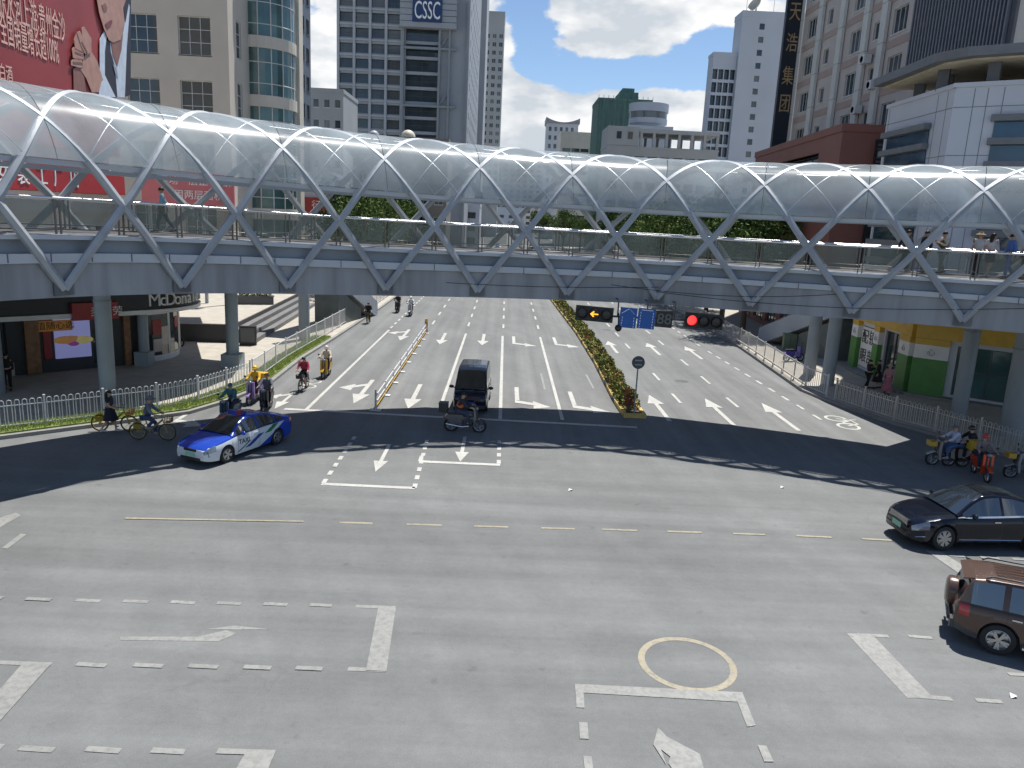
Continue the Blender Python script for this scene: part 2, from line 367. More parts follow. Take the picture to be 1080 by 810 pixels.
# ---------------- painted markings: each a thin sheet 4 mm above the road
PW, PO, PY = MB(), MB(), MB(); ZM = .005; _zi = [0]
def lift(mb):                             # overlapping strokes never share a plane
    _zi[0] = (_zi[0]+1) % 11; dz = _zi[0]*.0012
    for i in mb.f[-1]: mb.v[i].z += dz
def gq(mb, pts):
    P = [G(*p) for p in pts]
    n = sum((P[i].x*P[(i+1) % len(P)].y-P[(i+1) % len(P)].x*P[i].y) for i in range(len(P)))
    if n < 0: P = P[::-1]
    mb.poly([V((p.x, p.y, ZM)) for p in P]); lift(mb)
def gl_(mb, a, b, w):
    a = a if isinstance(a, V) else G(*a); b = b if isinstance(b, V) else G(*b)
    t = (b-a).normalized(); n = V((-t.y, t.x, 0))*w/2; z = V((0, 0, ZM)); mb.poly([a-n+z, b-n+z, b+n+z, a+n+z]); lift(mb)
def dashes(mb, a, b, w, on, off, start=0):
    a = a if isinstance(a, V) else G(*a); b = b if isinstance(b, V) else G(*b); ln = (b-a).length; t = (b-a).normalized(); s = start
    while s+on < ln: gl_(mb, a+t*s, a+t*(s+on), w); s += on+off
def farline(mb, u, v, X1, Y1=260, w=.15, on=2.2, off=3.6):
    a = G(u, v); dashes(mb, a, V((a.x+X1, Y1, 0)), w, on, off)
# approach lanes
gl_(PW, (322, 433), (410.4, 348), .16); farline(PW, 412, 346, .3, on=1.1, off=1.0)
gl_(PW, (463.5, 432), (491.5, 352), .16); farline(PW, 493.8, 344, 0)
gl_(PW, (527.6, 442), (530.1, 354.3), .16); farline(PW, 530.9, 346, 0)
gl_(PW, (593.2, 443), (569.6, 355.6), .16); farline(PW, 567.9, 347, 0)
farline(PW, 456, 342, 0)
gl_(PO, (574.5, 411), (570.5, 394), .12); gl_(PO, (626, 410), (618, 395), .12)
gl_(PW, (300, 431.5), (672, 451), .28)
# away lanes
dashes(PW, (718, 425.4), V((G(642.7, 343.2).x, 250, 0)), .15, 2.1, 3.4)
dashes(PW, (778.5, 429.6), (702, 366), .15, 2.1, 3.4); dashes(PW, (700, 364), V((G(702, 366).x, 250, 0)), .15, 2.1, 3.4)
dashes(PW, (866, 443), (740.2, 366.7), .15, .95, 1.05); dashes(PW, (738, 365), V((G(740, 367).x, 250, 0)), .15, 1.0, 1.2)
# waiting boxes
for a, b in (((376, 458), (341, 510)), ((451, 462), (437, 515)), ((526.6, 463), (526, 489))):
    dashes(PW, G(*b), G(*a), .15, .42, .42, .0)
gl_(PW, (339, 510.5), (437.5, 515), .22); gl_(PW, (442.5, 486.8), (527.5, 490.5), .24); gl_(PW, (443, 487), (445, 481), .15)
# arrows: drawn in metres at a lane spot, heading hd (+1 away, -1 towards the camera)
def arrow(kind, u, v, hd, s=1.0, mb=None, sk=0.0):
    mb = mb or PW; c = G(u, v)
    def put(poly):
        P = [V((c.x+x*hd*s+sk*y*hd, c.y+y*hd*s*1.28, ZM)) for x, y in poly]
        mb.poly(P); lift(mb)
    head = lambda x, y: [(x-.42, y), (x+.42, y), (x, y+1.5)]
    if kind == 's':
        put([(-.11, -2.0), (.11, -2.0), (.11, .6), (-.11, .6)]); put(head(0, .6))
    elif kind == 'l':      # turn to the driver's left
        put([(-.11+.55, -2.0), (.11+.55, -2.0), (.66, .3), (.44, .3)]); put([(.66, .3), (.66, .72), (-.3, 1.05), (-.3, .65)][::1]); put([(-.22, .30), (-.22, 1.45), (-1.05, 1.15)])
    elif kind == 'sr':     # straight on or right
        put([(-.11, -2.0), (.11, -2.0), (.11, .6), (-.11, .6)]); put(head(0, .6))
        put([(.11, -1.25), (.75, -.75), (.75, -.35), (.11, -.85)]); put([(.66, -1.1), (1.35, -.35), (.66, .05)])
for u, v in ((467, 357), (509.6, 358), (437.5, 417)): arrow('s', u, v, -1)
for u, v in ((404, 482), (488, 473)): arrow('s', u, v, -1, .62)
for u, v in ((550, 361), (557, 421), (594, 362), (617, 426)): arrow('l', u, v, -1)
for u, v in ((427, 353), (384, 412)): arrow('sr', u, v, -1)
for Y in (88, 130, 175):
    for i, u in enumerate((467, 509.6, 550, 594)):
        a = G(u, 358); q = V((a.x, Y, 0)); 
        p = q-CAM; k = p.dot(F_); arrow('s' if i < 2 else 'l', 540+FPX*p.dot(RV)/k, 405-FPX*p.dot(UV)/k, -1)
for u, v, sk in ((646, 366, 0), (689, 368, 0), (731, 372, 0), (695, 430, 0), (758, 434, 0), (822, 439, 0)): arrow('s', u, v, 1)
arrow('l', 203, 440.5, -1, .8); arrow('sr', 302, 421, -1, .7)
# bicycle signs on the cycle lanes
def bike_sign(u, v, hd, s=1.0):
    c = G(u, v)
    for y in (-.62, .62):
        ring = []
        for i in range(20):
            a0, a1 = 2*math.pi*i/20, 2*math.pi*(i+1)/20
            PW.poly([V((c.x+.0+math.cos(a)*r*s, c.y+y*s+math.sin(a)*r*s*1.1, ZM)) for a, r in ((a0, .46), (a1, .46), (a1, .34), (a0, .34))][::-1])
    for a, b in (((0, -.6), (.55, -.25)), ((.55, -.25), (.5, .45)), ((.5, .45), (0, .62)), ((0, -.05), (.5, -.25)), ((0, -.05), (.55, .4)), ((.5, .45), (.8, .5))):
        gl_(PW, V((c.x+a[0]*s*hd, c.y+a[1]*s, 0)), V((c.x+b[0]*s*hd, c.y+b[1]*s, 0)), .1)
bike_sign(888, 445.5, 1, 1.15); bike_sign(328, 405, -1, .9)
# junction: yellow guide line
gl_(PY, (132, 547), (320, 550.3), .10)
for a, b in (((358, 551), (393, 552)), ((429, 553), (466, 554)), ((500, 555), (536, 556)), ((571, 557), (606, 558)), ((635, 558.5), (672, 559.7)), ((704, 560.7), (740, 561.8)), ((773, 563), (807, 564.2)), ((840, 565.3), (877, 567)), ((909, 568.5), (941, 570.3))): gl_(PY, a, b, .11)
# left turn box and its neighbours
for a, b in (((-12, 630.5), (3, 631)), ((27.5, 631.8), (54, 633)), ((80, 632.8), (105.5, 634)), ((130, 633.8), (156, 635)), ((180, 634.8), (206, 636)), ((229, 635.8), (254, 637)), ((278, 637), (303, 638)), ((327, 638), (350, 639)),
             ((81, 700.5), (112, 702.5)), ((141, 701.5), (172, 703)), ((199, 702.5), (230, 704)), ((257, 703.7), (286, 705)), ((312, 704.7), (340, 706)), ((375, 639.5), (417, 640.8)), ((367, 705.5), (407, 707.3)), ((-5, 698.7), (54, 701)),
             ((-14, 787), (3, 788)), ((21, 789), (57, 791.5)), ((91, 790), (127, 792.5)), ((160, 791.5), (195, 793.5)), ((229, 792.5), (290, 794.5))): gl_(PO, a, b, .13)
gq(PO, [(399, 640.5), (417.5, 641.3), (407.5, 708.5), (386, 707.5)])
gq(PO, [(24, 700), (53.5, 701.2), (0, 761), (-26, 757)])
gq(PO, [(259, 794), (290, 795), (275, 830), (240, 828)])
gq(PO, [(127, 671.5), (208, 671.8), (238, 664.8), (250, 668.2), (231, 676.5), (127, 675.3)]); gq(PO, [(215, 664.2), (248, 660), (286, 664.2)])
gq(PO, [(-6, 548), (17, 540.8), (22, 543.8), (-6, 560)]); gq(PO, [(2, 578), (22, 563), (28, 563.8), (8, 579)])
# right foreground box
gq(PO, [(606, 721.5), (783, 730.5), (786, 741), (607, 730.5)]); gq(PO, [(606.5, 722), (615, 724), (616.5, 747), (608, 746.5)]); gq(PO, [(774, 731), (783, 731), (797, 765.5), (788, 767)])
gq(PO, [(610.5, 762), (619.5, 762.5), (621, 780), (611.5, 779.5)]); gq(PO, [(615, 798), (624, 798.5), (626, 815), (617, 815)]); gq(PO, [(799, 786.5), (808, 787), (816, 804), (806, 804)])
gq(PO, [(694, 768), (703, 777.5), (738, 796), (744, 818), (712, 816), (705, 806), (707, 799), (697, 791), (703, 808), (689, 786)])
c = G(724.5, 699.5); rad = .93
for i in range(48):
    a0, a1 = 2*math.pi*i/48, 2*math.pi*(i+1)/48
    PY.poly([V((c.x+math.cos(a)*r, c.y+math.sin(a)*r, ZM)) for a, r in ((a0, rad-.07), (a0, rad+.07), (a1, rad+.07), (a1, rad-.07))])
gq(PO, [(893, 668), (919, 668.6), (984, 736), (957, 736.5)]); gl_(PO, (905, 669.5), (937, 671.2), .13); gl_(PO, (958, 733.5), (1004, 737.5), .13)
gl_(PO, (958, 671), (983, 673), .12); gl_(PO, (1029, 738.5), (1057, 740.5), .12); gl_(PO, (1063, 711), (1082, 712), .12)
gq(PO, [(976, 581), (993, 582.5), (1040, 612), (1020, 611)]); gl_(PO, (1000, 586), (1018, 587.3), .12); gl_(PO, (1034, 588), (1054, 589.4), .12); gl_(PO, (1068, 590), (1086, 591), .12)
for mb, m in ((PW, 'paint'), (PO, 'paint_old'), (PY, 'paint_yel')):
    o = tag(mb.build('road_marking', M[m], fix=True), kind='structure')
    # keep every sheet facing up
    import bmesh
    bm = bmesh.new(); bm.from_mesh(o.data)
    dn = [f for f in bm.faces if f.normal.z < 0]; bmesh.ops.reverse_faces(bm, faces=dn); bm.to_mesh(o.data); bm.free()
# manhole lids
mb = MB(); 
for u, v in ((719, 402), (640, 348)):
    p = G(u, v); mb.lathe([(0, .006), (.36, .006), (.4, .003)], 24, 'Z', p)
tag(mb.build('manhole_cover', mat('iron', (.10, .10, .10), .6, .5), fix=True), kind='structure')
# ================================================================== the tubular footbridge
FL = [(-17.5, 14.5), (-15.6, 19.5), (-14.2, 22.6), (-12.4, 25.3), (-9.3, 28.3), (-4.6, 30.8), (.4, 32.2), (5.5, 32.5), (9.3, 31.6), (13.6, 30.0), (17.2, 28.3), (20.5, 26.2), (25, 22.5), (29, 18), (32, 12)]
_c = crom([(x, y, 0) for x, y in FL], 20); _s = [0]
for a, b in zip(_c, _c[1:]): _s.append(_s[-1]+(b-a).length)
ZB = [(0, 5.76), (9, 5.74), (12, 5.70), (16.3, 5.60), (19, 5.51), (22, 5.46), (27, 5.45), (36, 5.46), (40.5, 5.49), (45, 5.55), (60, 5.6)]
HT = [(0, 6.35), (12, 6.42), (19, 6.36), (24, 6.30), (29, 6.18), (34, 6.07), (46, 5.97), (60, 5.97)]
def smooth_tab(x, tab, w=2.5): return (interp(x-w, tab)+2*interp(x, tab)+interp(x+w, tab))/4
def cpos(s):
    s = max(0, min(_s[-1]-1e-3, s)); lo, hi = 0, len(_s)-1
    while hi-lo > 1:
        m = (lo+hi)//2
        if _s[m] <= s: lo = m
        else: hi = m
    t = (s-_s[lo])/(_s[hi]-_s[lo]); p = _c[lo].lerp(_c[hi], t)
    d0 = (_c[min(lo+1, len(_c)-1)]-_c[max(lo-1, 0)]).normalized(); d1 = (_c[min(hi+1, len(_c)-1)]-_c[max(hi-1, 0)]).normalized()
    d = d0.lerp(d1, t).normalized(); return p, V((-d.y, d.x, 0)), d
BW = 4.7
def BP(s, off, h):                        # point on the bridge: arc length, offset outwards, height above the girder's bottom
    p, n, d = cpos(s); k = smooth_tab(s, HT)/6.3
    return V((p.x+n.x*off, p.y+n.y*off, smooth_tab(s, ZB)+(h*k if h > 1.1 else h)))
S0, S1 = 1.0, 58.0
STEP = [S0+i*.5 for i in range(int((S1-S0)/.5)+1)]
FRM = [(lambda a, b, s=s: BP(s, a, b)) for s in STEP]
bridge = thing('footbridge', 'long curved grey footbridge roofed by a glass tube of crossing steel ribs over the road', 'bridge', (0, 0, 0))
M['girder'] = mat('girder_paint', (.265, .28, .30), .5, .1, .20, 1.3, stretch=(1.6, 1.6, .18))
M['band'] = mat('fascia_panels', (.46, .49, .52), .5, .1, .06, .8)
M['deckdark'] = mat('fascia_seam', (.12, .13, .15), .6)  # dark tone of the upright seams between fascia panels
M['deckfloor'] = mat('deck_floor', (.16, .155, .15), .8, 0, .1, 2)
MB().sweep(FRM, [(0, 0), (0, 1.04), (BW, 1.04), (BW, 0)][::1]).build('girder', M['girder'], bridge, fix=True)
mb = MB().sweep(FRM, [(-.16, 1.06), (-.16, 1.32), (.2, 1.34), (.2, 1.06)])
# upright seams in the fascia band
for i in range(int((S1-S0)/1.25)):
    s = S0+i*1.25; mb.box(BP(s, -.165, 1.2), (.025, .03, .26), math.atan2(cpos(s)[2].y, cpos(s)[2].x), 1)
mb.build('fascia', [M['band'], M['deckdark']], bridge, fix=True)
MB().sweep(FRM, [(.22, 1.34), (.28, 1.72), (.6, 1.72), (.6, 1.34)]).build('gutter', mat('gutter_paint', (.30, .33, .37), .5, .1, .1, .8), bridge, fix=True)
MB().sweep(FRM, [(-.12, 1.73), (-.12, 1.86), (.3, 1.9), (BW-.3, 1.9), (BW+.12, 1.86), (BW+.12, 1.73)], mis=[0, 0, 1, 0, 0, 0]).build('deck', [M['band'], M['deckfloor']], bridge, fix=True)
MB().sweep(FRM, [(BW-.6, 1.05), (BW-.6, 1.72), (BW-.05, 1.72), (BW-.05, 1.05)]).build('girder_upstand', M['girder'], bridge, fix=True)
# ribs: helices on an egg shaped tube
PROF = [(-.14, .30), (-.30, 1.6), (-.38, 2.85), (-.22, 4.15), (.40, 5.28), (1.3, 6.05), (BW/2, 6.3)]
PROF = PROF+[(BW-a, b) for a, b in PROF[-2::-1]]
_pp = crom([(a, b, 0) for a, b in PROF], 12)
def PT(t): 
    x = max(0, min(1, t))*(len(_pp)-1); i = min(int(x), len(_pp)-2); q = _pp[i].lerp(_pp[i+1], x-i); return q.x, q.y
NS, N0 = 3.806, 10.12
def helix(a, sg, t0=0.0, t1=1.0, inset=0.0, n=44):
    o = []
    for i in range(n+1):
        t = t0+(t1-t0)*i/n; x, z = PT(t)
        x = BW/2+(x-BW/2)*(1-inset/3.0); z = z-inset*(1 if z > 3 else .3)
        s = a+sg*3*NS*t
        if S0-.6 <= s <= S1+.6: o.append(BP(s, x, z))
    return o
for k in range(-6, 18):
    for sg in (1, -1):
        a = N0+k*NS; h = helix(a, sg, inset=.10)
        if len(h) < 6: continue
        mb = MB(); mb.tube(h, .138, 6)
        if S0 < a < S1: mb.box(BP(a, -.05, .3), (.6, .08, .46), math.atan2(cpos(a)[2].y, cpos(a)[2].x), 1)
        mb.build('rib', [M['rib'], M['girder']], bridge, smooth=25)
# glazed canopy, one curved panel per bay, with thin glazing bars between the ribs
gm = mat('canopy_glass', (.47, .53, .55), .17, 0, .30, .55, .10, .9, alpha=.44, spec=.09, stretch=(1, 1, .5))
T0, T1 = .243, .757
def canopy_bay(s0, s1):
    mb = MB(); fr = [(lambda a, b, s=s: BP(s, BW/2+(a-BW/2)*.998, b-.005)) for s in [s0+(s1-s0)*i/5 for i in range(6)]]
    mb.sweep(fr, [PT(T0+(T1-T0)*j/28) for j in range(29)], closed=False); return mb
k = 0; s = N0-2*NS
while s < S1:
    canopy_bay(max(S0, s+.012), min(S1, s+NS-.012)).build('canopy_panel', gm, bridge, smooth=60); s += NS
bar = mat('glazing_bar', (.42, .44, .45), .35, .5, .05)
for k in range(-6, 18):
    for sg in (1, -1):
        h = helix(N0+(k+.5)*NS, sg, T0, T1, .02, 30)
        if len(h) > 5: MB().tube(h, .022, 6).build('glazing_bar', bar, bridge, smooth=60)
for t in (T0-.004, T1+.004):
    x, z = PT(t); x = BW/2+(x-BW/2)*.90
    MB().sweep(FRM, [(x-.05, z-.12), (x-.05, z+.03), (x+.05, z+.03), (x+.05, z-.12)]).build('edge_beam', M['band'], bridge, fix=True)
for t in (.42, .5, .58):
    x, z = PT(t); MB().tube([BP(q, x, z-.2) for q in STEP], .035, 6).build('purlin', bar, bridge, smooth=60)
# railings
M['railpost'] = mat('rail_post_metal', (.17, .16, .145), .45, .5, .1)
rg = mat('railing_glass', (.19, .22, .19), .12, 0, .25, .7, alpha=.46, spec=.35)
for off in (.16, BW-.16):
    MB().tube([BP(q, off, 2.93) for q in STEP], .045, 8).build('handrail', M['stainless'], bridge, smooth=60)
    MB().tube([BP(q, off, 2.02) for q in STEP], .025, 6).build('bottom_rail', M['railpost'], bridge, smooth=60)
    s = 2.6
    while s < S1-1:
        ang = math.atan2(cpos(s)[2].y, cpos(s)[2].x); b = BP(s, off, 1.89)
        if s < 50:
            mb = MB()
            for d in (-.075, .075):
                mb.box((d, 0, .5), (.045, .06, 1.0))
            o = mb.build('rail_post', M['railpost'], bridge); o.location = b; o.rotation_euler = (0, 0, ang)
            mb = MB(); mb.add([BP(s+.14, off, 2.06), BP(s+NS/2-.14, off, 2.06), BP(s+NS/2-.14, off, 2.86), BP(s+.14, off, 2.86)], [(0, 1, 2, 3)]); mb.build('railing_pane', rg, bridge)
        s += NS/2
# piers with heads, and the side decks that shade the pavements
def pier(x, y, r, z1, base=False):
    mb = MB(); mb.cyl((x, y, 0), (x, y, z1), r, 24)
    if base: mb.box((x, y, .45), (r*2.9, r*2.9, .9))
    for z in (z1-1.2,): mb.tube([(x+math.cos(a)*(r+.012), y+math.sin(a)*(r+.012), z) for a in [i*math.pi/12 for i in range(24)]], .03, 6, closed=True)
    mb.build('pier', M['pier'], bridge, smooth=40)
q = G(115, 428); pier(q.x, q.y, .33, 5.75)
q = G(5, 418); pier(q.x-.35, q.y, .36, 5.9)
q = G(153, 388); pier(q.x, q.y, .26, 5.9, True)
q = G(246, 390); pier(q.x, q.y, .33, 5.9, True)
q = G(321, 360); pier(q.x, q.y, .36, 5.9)
q = G(872, 408); pier(q.x, q.y, .36, 5.9)
q = G(853, 397); pier(q.x, q.y, .36, 5.9)
q = G(1010, 441); pier(q.x, q.y, .36, 5.6)
q = G(1066, 462); pier(q.x+.3, q.y, .78, 5.3)
mb = MB(); mb.box((q.x-.2, q.y-.4, 5.3), (6.2, 2.4, .5), R_(-28)); mb.build('pier_head', M['girder'], bridge)
kxy = (SUNV.x/SUNV.z, SUNV.y/SUNV.z)
def platform(px, z0, z1):
    P = [G(*p) for p in px]; P = [V((p.x+kxy[0]*z0, p.y+kxy[1]*z0, z0)) for p in P]
    return MB().prism(P, (0, 0, z1-z0)).build('side_deck', M['girder'], bridge, fix=True)
platform([(-90, 470), (0, 451), (60, 445), (130, 436), (200, 419), (244, 401), (255, 385), (212, 381), (205, 356), (170, 356), (155, 385.5), (80, 394), (-90, 411)], 5.9, 6.6)
platform([(842, 409), (872, 424), (962, 463), (866, 491), (1000, 512), (1200, 545), (1200, 478), (1040, 441), (960, 423), (905, 411)], 5.6, 6.3)
# cables slung along the girder and a camera bracket
for (sa, sb, h0, h1, dr) in ((31, 40, .75, .95, .28), (33, 47, .55, 1.0, .35), (24, 33, .6, .75, .12)):
    MB().tube([BP(sa+(sb-sa)*i/24, -.22, h0+(h1-h0)*i/24-dr*4*(i/24)*(1-i/24)) for i in range(25)], .012, 5).build('cable', M['black'], bridge)
# ================================================================== buildings
_wc = {}
def window_obj(w, h, nx, nz, fr, gl, d=.08, fw=.06, sill=True):
    k = (round(w, 2), round(h, 2), nx, nz, fr, gl)
    if k not in _wc:
        mb = MB()
        mb.box((0, .02, 0), (w, .02, h), mi=1)
        for x in (-w/2+fw/2, w/2-fw/2): mb.box((x, 0, 0), (fw, d, h))
        for z in (-h/2+fw/2, h/2-fw/2): mb.box((0, 0, z), (w-2*fw, d, fw))
        for i in range(1, nx): mb.box((-w/2+w*i/nx, -.005, 0), (fw*.7, d*.8, h-2*fw))
        for j in range(1, nz): mb.box((0, -.009, -h/2+h*j/nz), (w-2*fw, d*.7, fw*.7))
        if sill: mb.box((0, -.09, -h/2-.05), (w+.12, .3, .09))
        me = mb.build('window', [M[fr], M[gl]]); _wc[k] = me.data; bpy.data.objects.remove(me)
    return _wc[k]
def facade(mb, L, H, ops, d, T):          # wall plane with real openings and reveals; T places it, outside is -Y
    xs = sorted({0, L}|{round(v, 3) for o in ops for v in (o[0], o[2]) if 0 < v < L}); zs = sorted({0, H}|{round(v, 3) for o in ops for v in (o[1], o[3]) if 0 < v < H})
    for i in range(len(xs)-1):
        for j in range(len(zs)-1):
            cx, cz = (xs[i]+xs[i+1])/2, (zs[j]+zs[j+1])/2
            if any(o[0] < cx < o[2] and o[1] < cz < o[3] for o in ops): continue
            mb.add([T @ V(p) for p in ((xs[i], 0, zs[j]), (xs[i+1], 0, zs[j]), (xs[i+1], 0, zs[j+1]), (xs[i], 0, zs[j+1]))], [(0, 1, 2, 3)])
    for x0, z0, x1, z1 in ops:
        p = [(x0, 0, z0), (x1, 0, z0), (x1, 0, z1), (x0, 0, z1)]; q = [(a, d, b) for a, _, b in p]
        for i in range(4):
            j = (i+1) % 4; mb.add([T @ V(v) for v in (p[j], p[i], q[i], q[j])], [(0, 1, 2, 3)])
class Bld:
    """A building: local +X runs along its front from corner P, local +Y goes into it."""
    def __init__(s, name, label, cat, P, t, L, D, H, wall, group=None):
        s.t = V((t[0], t[1], 0)).normalized(); s.P = V((P[0], P[1], 0)); s.L, s.D, s.H = L, D, H; s.wall = wall
        s.r = thing(name, label, cat, s.P, math.atan2(s.t.y, s.t.x), group); s.ops = {'f': [], 'l': [], 'r': []}; s.win = []; s.n = 0
        s.T = {'f': Matrix.Identity(4), 'l': Matrix.Translation((0, D, 0)) @ Matrix.Rotation(R_(-90), 4, 'Z'), 'r': Matrix.Translation((L, 0, 0)) @ Matrix.Rotation(R_(90), 4, 'Z')}
    def px(s, u, v): return ONP(u, v, s.P, s.t)
    def w(s, side, x, z, w, h, nx=2, nz=2, fr='frame', gl='glassdark', d=.22, sill=True):
        Ls = s.L if side == 'f' else s.D
        if x-w/2 < .05 or x+w/2 > Ls-.05 or z-h/2 < .05 or z+h/2 > s.H-.05: return
        s.ops[side].append((x-w/2, z-h/2, x+w/2, z+h/2)); s.win.append((side, x, z, w, h, nx, nz, fr, gl, d, sill))
    def grid(s, side, xs, zs, w, h, *a, **k):
        for x in xs:
            for z in zs: s.w(side, x, z, w, h, *a, **k)
    def done(s, roofm=None, par=.7):
        mb = MB(); d = .22
        facade(mb, s.L, s.H, s.ops['f'], d, s.T['f']); facade(mb, s.D, s.H, s.ops['l'], d, s.T['l']); facade(mb, s.D, s.H, s.ops['r'], d, s.T['r'])
        mb.add([(s.L, s.D, 0), (0, s.D, 0), (0, s.D, s.H), (s.L, s.D, s.H)], [(0, 1, 2, 3)])
        mb.build('wall', s.wall, s.r, fix=True)
        mb = MB(); mb.box2((.02, .02, s.H), (s.L-.02, s.D-.02, s.H+.12))
        for a, b in (((-.1, -.1, s.H-.02), (s.L+.1, .15, s.H+par)), ((-.1, s.D-.15, s.H-.02), (s.L+.1, s.D+.1, s.H+par)), ((-.1, .153, s.H-.02), (.15, s.D-.153, s.H+par)), ((s.L-.15, .153, s.H-.02), (s.L+.1, s.D-.153, s.H+par))): mb.box2(a, b)
        mb.build('roof', roofm or s.wall, s.r)
        stuff = MB(); extra = 0
        for i, (side, x, z, w, h, nx, nz, fr, gl, d, sill) in enumerate(s.win):
            Mx = s.T[side] @ Matrix.Translation((x, d-.06, z)); me = window_obj(w, h, nx, nz, fr, gl, sill=sill)
            if i < 100:
                o = bpy.data.objects.new('window', me); COL.objects.link(o); o.parent = s.r; o.matrix_local = Mx
            else:
                for p in me.polygons: stuff.add([Mx @ me.vertices[k].co for k in p.vertices], [tuple(range(len(p.vertices)))], p.material_index)
                extra = (fr, gl)
        if extra: tag(stuff.build('window', [M[extra[0]], M[extra[1]]], s.r), kind='stuff')
        return s
    def part(s, mb, name, m, **k): return mb.build(name, m, s.r, **k)
def X_at(u, Y): return AT(u, 245, Y).x    # plan position of a far upright

M['beige'] = mat('beige_render', (.56, .51, .44), .8, 0, .06, .4, .1)
M['cream'] = mat('cream_tile', (.60, .56, .49), .7, 0, .06, .6)
M['tower_dark'] = mat('slate_cladding', (.10, .12, .15), .5, .1, .12, .3)
M['greyconc'] = mat('grey_concrete', (.33, .35, .36), .8, 0, .08, .15)
M['ltgrey'] = mat('light_grey_tile', (.43, .47, .53), .7, 0, .06, .12)
M['grid'] = mat('grey_frame', (.31, .335, .365), .7, 0, .06, .2)
M['panelwhite'] = mat('white_panels', (.55, .57, .61), .45, 0, .06, .25)
M['pink'] = mat('pinkish_tile', (.51, .47, .43), .75, 0, .10, .4)
M['pinkband'] = mat('rose_band', (.41, .32, .28), .75, 0, .1, .5)
M['brick'] = mat('red_brown_panel', (.25, .10, .075), .6, 0, .1, .5)
M['darkgrey'] = mat('dark_grey_metal', (.10, .105, .115), .5, .2, .1, .6)
M['bbred'] = mat('billboard_red', (.30, .045, .045), .45, 0, .14, .25)
M['bbtext'] = mat('billboard_text', (.75, .47, .40), .5, 0, .05)
M['louvre'] = mat('grey_louvre', (.17, .175, .18), .5, .1, .1)
M['blueglass'] = mat('blue_glass', (.02, .055, .10), .06, .1, .5, .4, spec=.8)
M['signblue'] = mat('sign_navy', (.012, .04, .13), .4, 0, .05)
M['signdark'] = mat('sign_dark_navy', (.012, .018, .032), .4, 0, .1)
M['gold'] = mat('gold_letters', (.50, .34, .18), .4, .3, .1)

# ---- beige office block with curved glass bay, left
sB = 1.36; YB = 50*sB
P = AT(243, 120, YB); b = Bld('office_block', 'beige rendered office block with white mullioned windows beside the red billboard', 'building', (P.x-15*sB, YB), (1, 0), 15*sB, 11.5*sB, 52, M['beige'])
a0, z0 = b.px(152, 102); a1, z1 = b.px(207.5, 105); fz = 3.66*sB
for k in range(-2, 8):
    for i, (a, z) in enumerate(((a0-3.4*sB*2, z0), (a0-3.4*sB, z0), (a0, z0), (a1, z1))):
        b.w('f', a, z+k*fz, 1.95*sB, 2.2*sB, 3, 3, d=.3)
    b.w('r', 1.9*sB, z1+.3+k*fz, .9*sB, 2.2*sB, 1, 3)
    for q in (9.0,): b.w('r', q*sB, z1+.3+k*fz, 1.9*sB, 2.2*sB, 3, 3)
b.done()
cx, cy, rr = 15.15*sB, 6.0*sB, 2.2*sB     # the bay, local to the block
zb0 = AT(262, 40, YB+4).z-9*fz
def arcpts(r, z, n=18, a0=-100, a1=95): return [V((cx+r*math.cos(R_(a0+(a1-a0)*i/n)), cy+r*math.sin(R_(a0+(a1-a0)*i/n)), z)) for i in range(n+1)]
for k in range(13):
    z = zb0+k*fz; bay = MB(); gls = MB()
    if z < 0: continue
    A, B = arcpts(rr+.15, z-.5), arcpts(rr+.15, z+.5); C0, C1 = arcpts(.6, z-.5), arcpts(.6, z+.5)
    for i in range(18): bay.add([A[i], A[i+1], B[i+1], B[i]], [(0, 1, 2, 3)]); bay.add([B[i], B[i+1], C1[i+1], C1[i]], [(0, 1, 2, 3)]); bay.add([A[i+1], A[i], C0[i], C0[i+1]], [(0, 1, 2, 3)])
    A, B = arcpts(rr, z+.48), arcpts(rr, z+fz-.48)
    for i in range(18):
        gls.add([A[i], A[i+1], B[i+1], B[i]], [(0, 1, 2, 3)], 0)
        if i % 2 == 0: gls.beam(A[i]*1, B[i]*1, .07, .08, 1)
    for zz in (z+1.5, z+3.3): gls.tube(arcpts(rr+.01, zz), .04, 5, 1)
    b.part(bay, 'bay_floor_band', M['cream'], fix=True); b.part(gls, 'bay_glazing', [M['glassgreen'], M['frame']])
mb = MB(); mb.box2((15.05*sB, 8.2*sB, 0), (17.1*sB, 9.4*sB, 52)); b.part(mb, 'stair_core', M['cream']); mb = MB(); mb.box2((16.95*sB, 7.4*sB, 0), (17.35*sB, 8.4*sB, 52)); b.part(mb, 'corner_pilaster', M['cream'])
# ---- red billboard beside it
PB = V((X_at(131, 49.3), 49.3, 0)); tB = V((.079, -1, 0)).normalized()
# runs towards the camera; face looks at the street (+X)
bb = thing('billboard', 'huge red billboard with pale lettering and a man with clasped hands', 'billboard', (0, 0, 0))
nB = V((-tB.y, tB.x, 0))                  # street side
if nB.x < 0: nB = -nB
def bpt(u, v, off=0.0):
    a, z = ONP(u, v, PB, tB); return PB+tB*a+V((0, 0, z))+nB*off
mb = MB(); L_ = 18; c = [PB+V((0, 0, 11.2)), PB+tB*L_+V((0, 0, 11.2)), PB+tB*L_+V((0, 0, 31)), PB+V((0, 0, 31))]
mb.prism(c, -nB*.5); mb.build('panel', M['bbred'], bb, fix=True)
def bpoly(px, off, mi, mb, sc=7.714): mb.prism([bpt(x/sc, y/sc, off) for x, y in px], nB*.02, mi)
mb = MB()
bpoly([(1015, -400), (1062, -400), (1058, 770), (1010, 790), (985, 760)], .02, 0, mb)                                    # dark edge behind
bpoly([(850, 330), (890, 330), (935, 560), (950, 790), (880, 790), (835, 600), (828, 430)], .04, 0, mb)                     # waistcoat
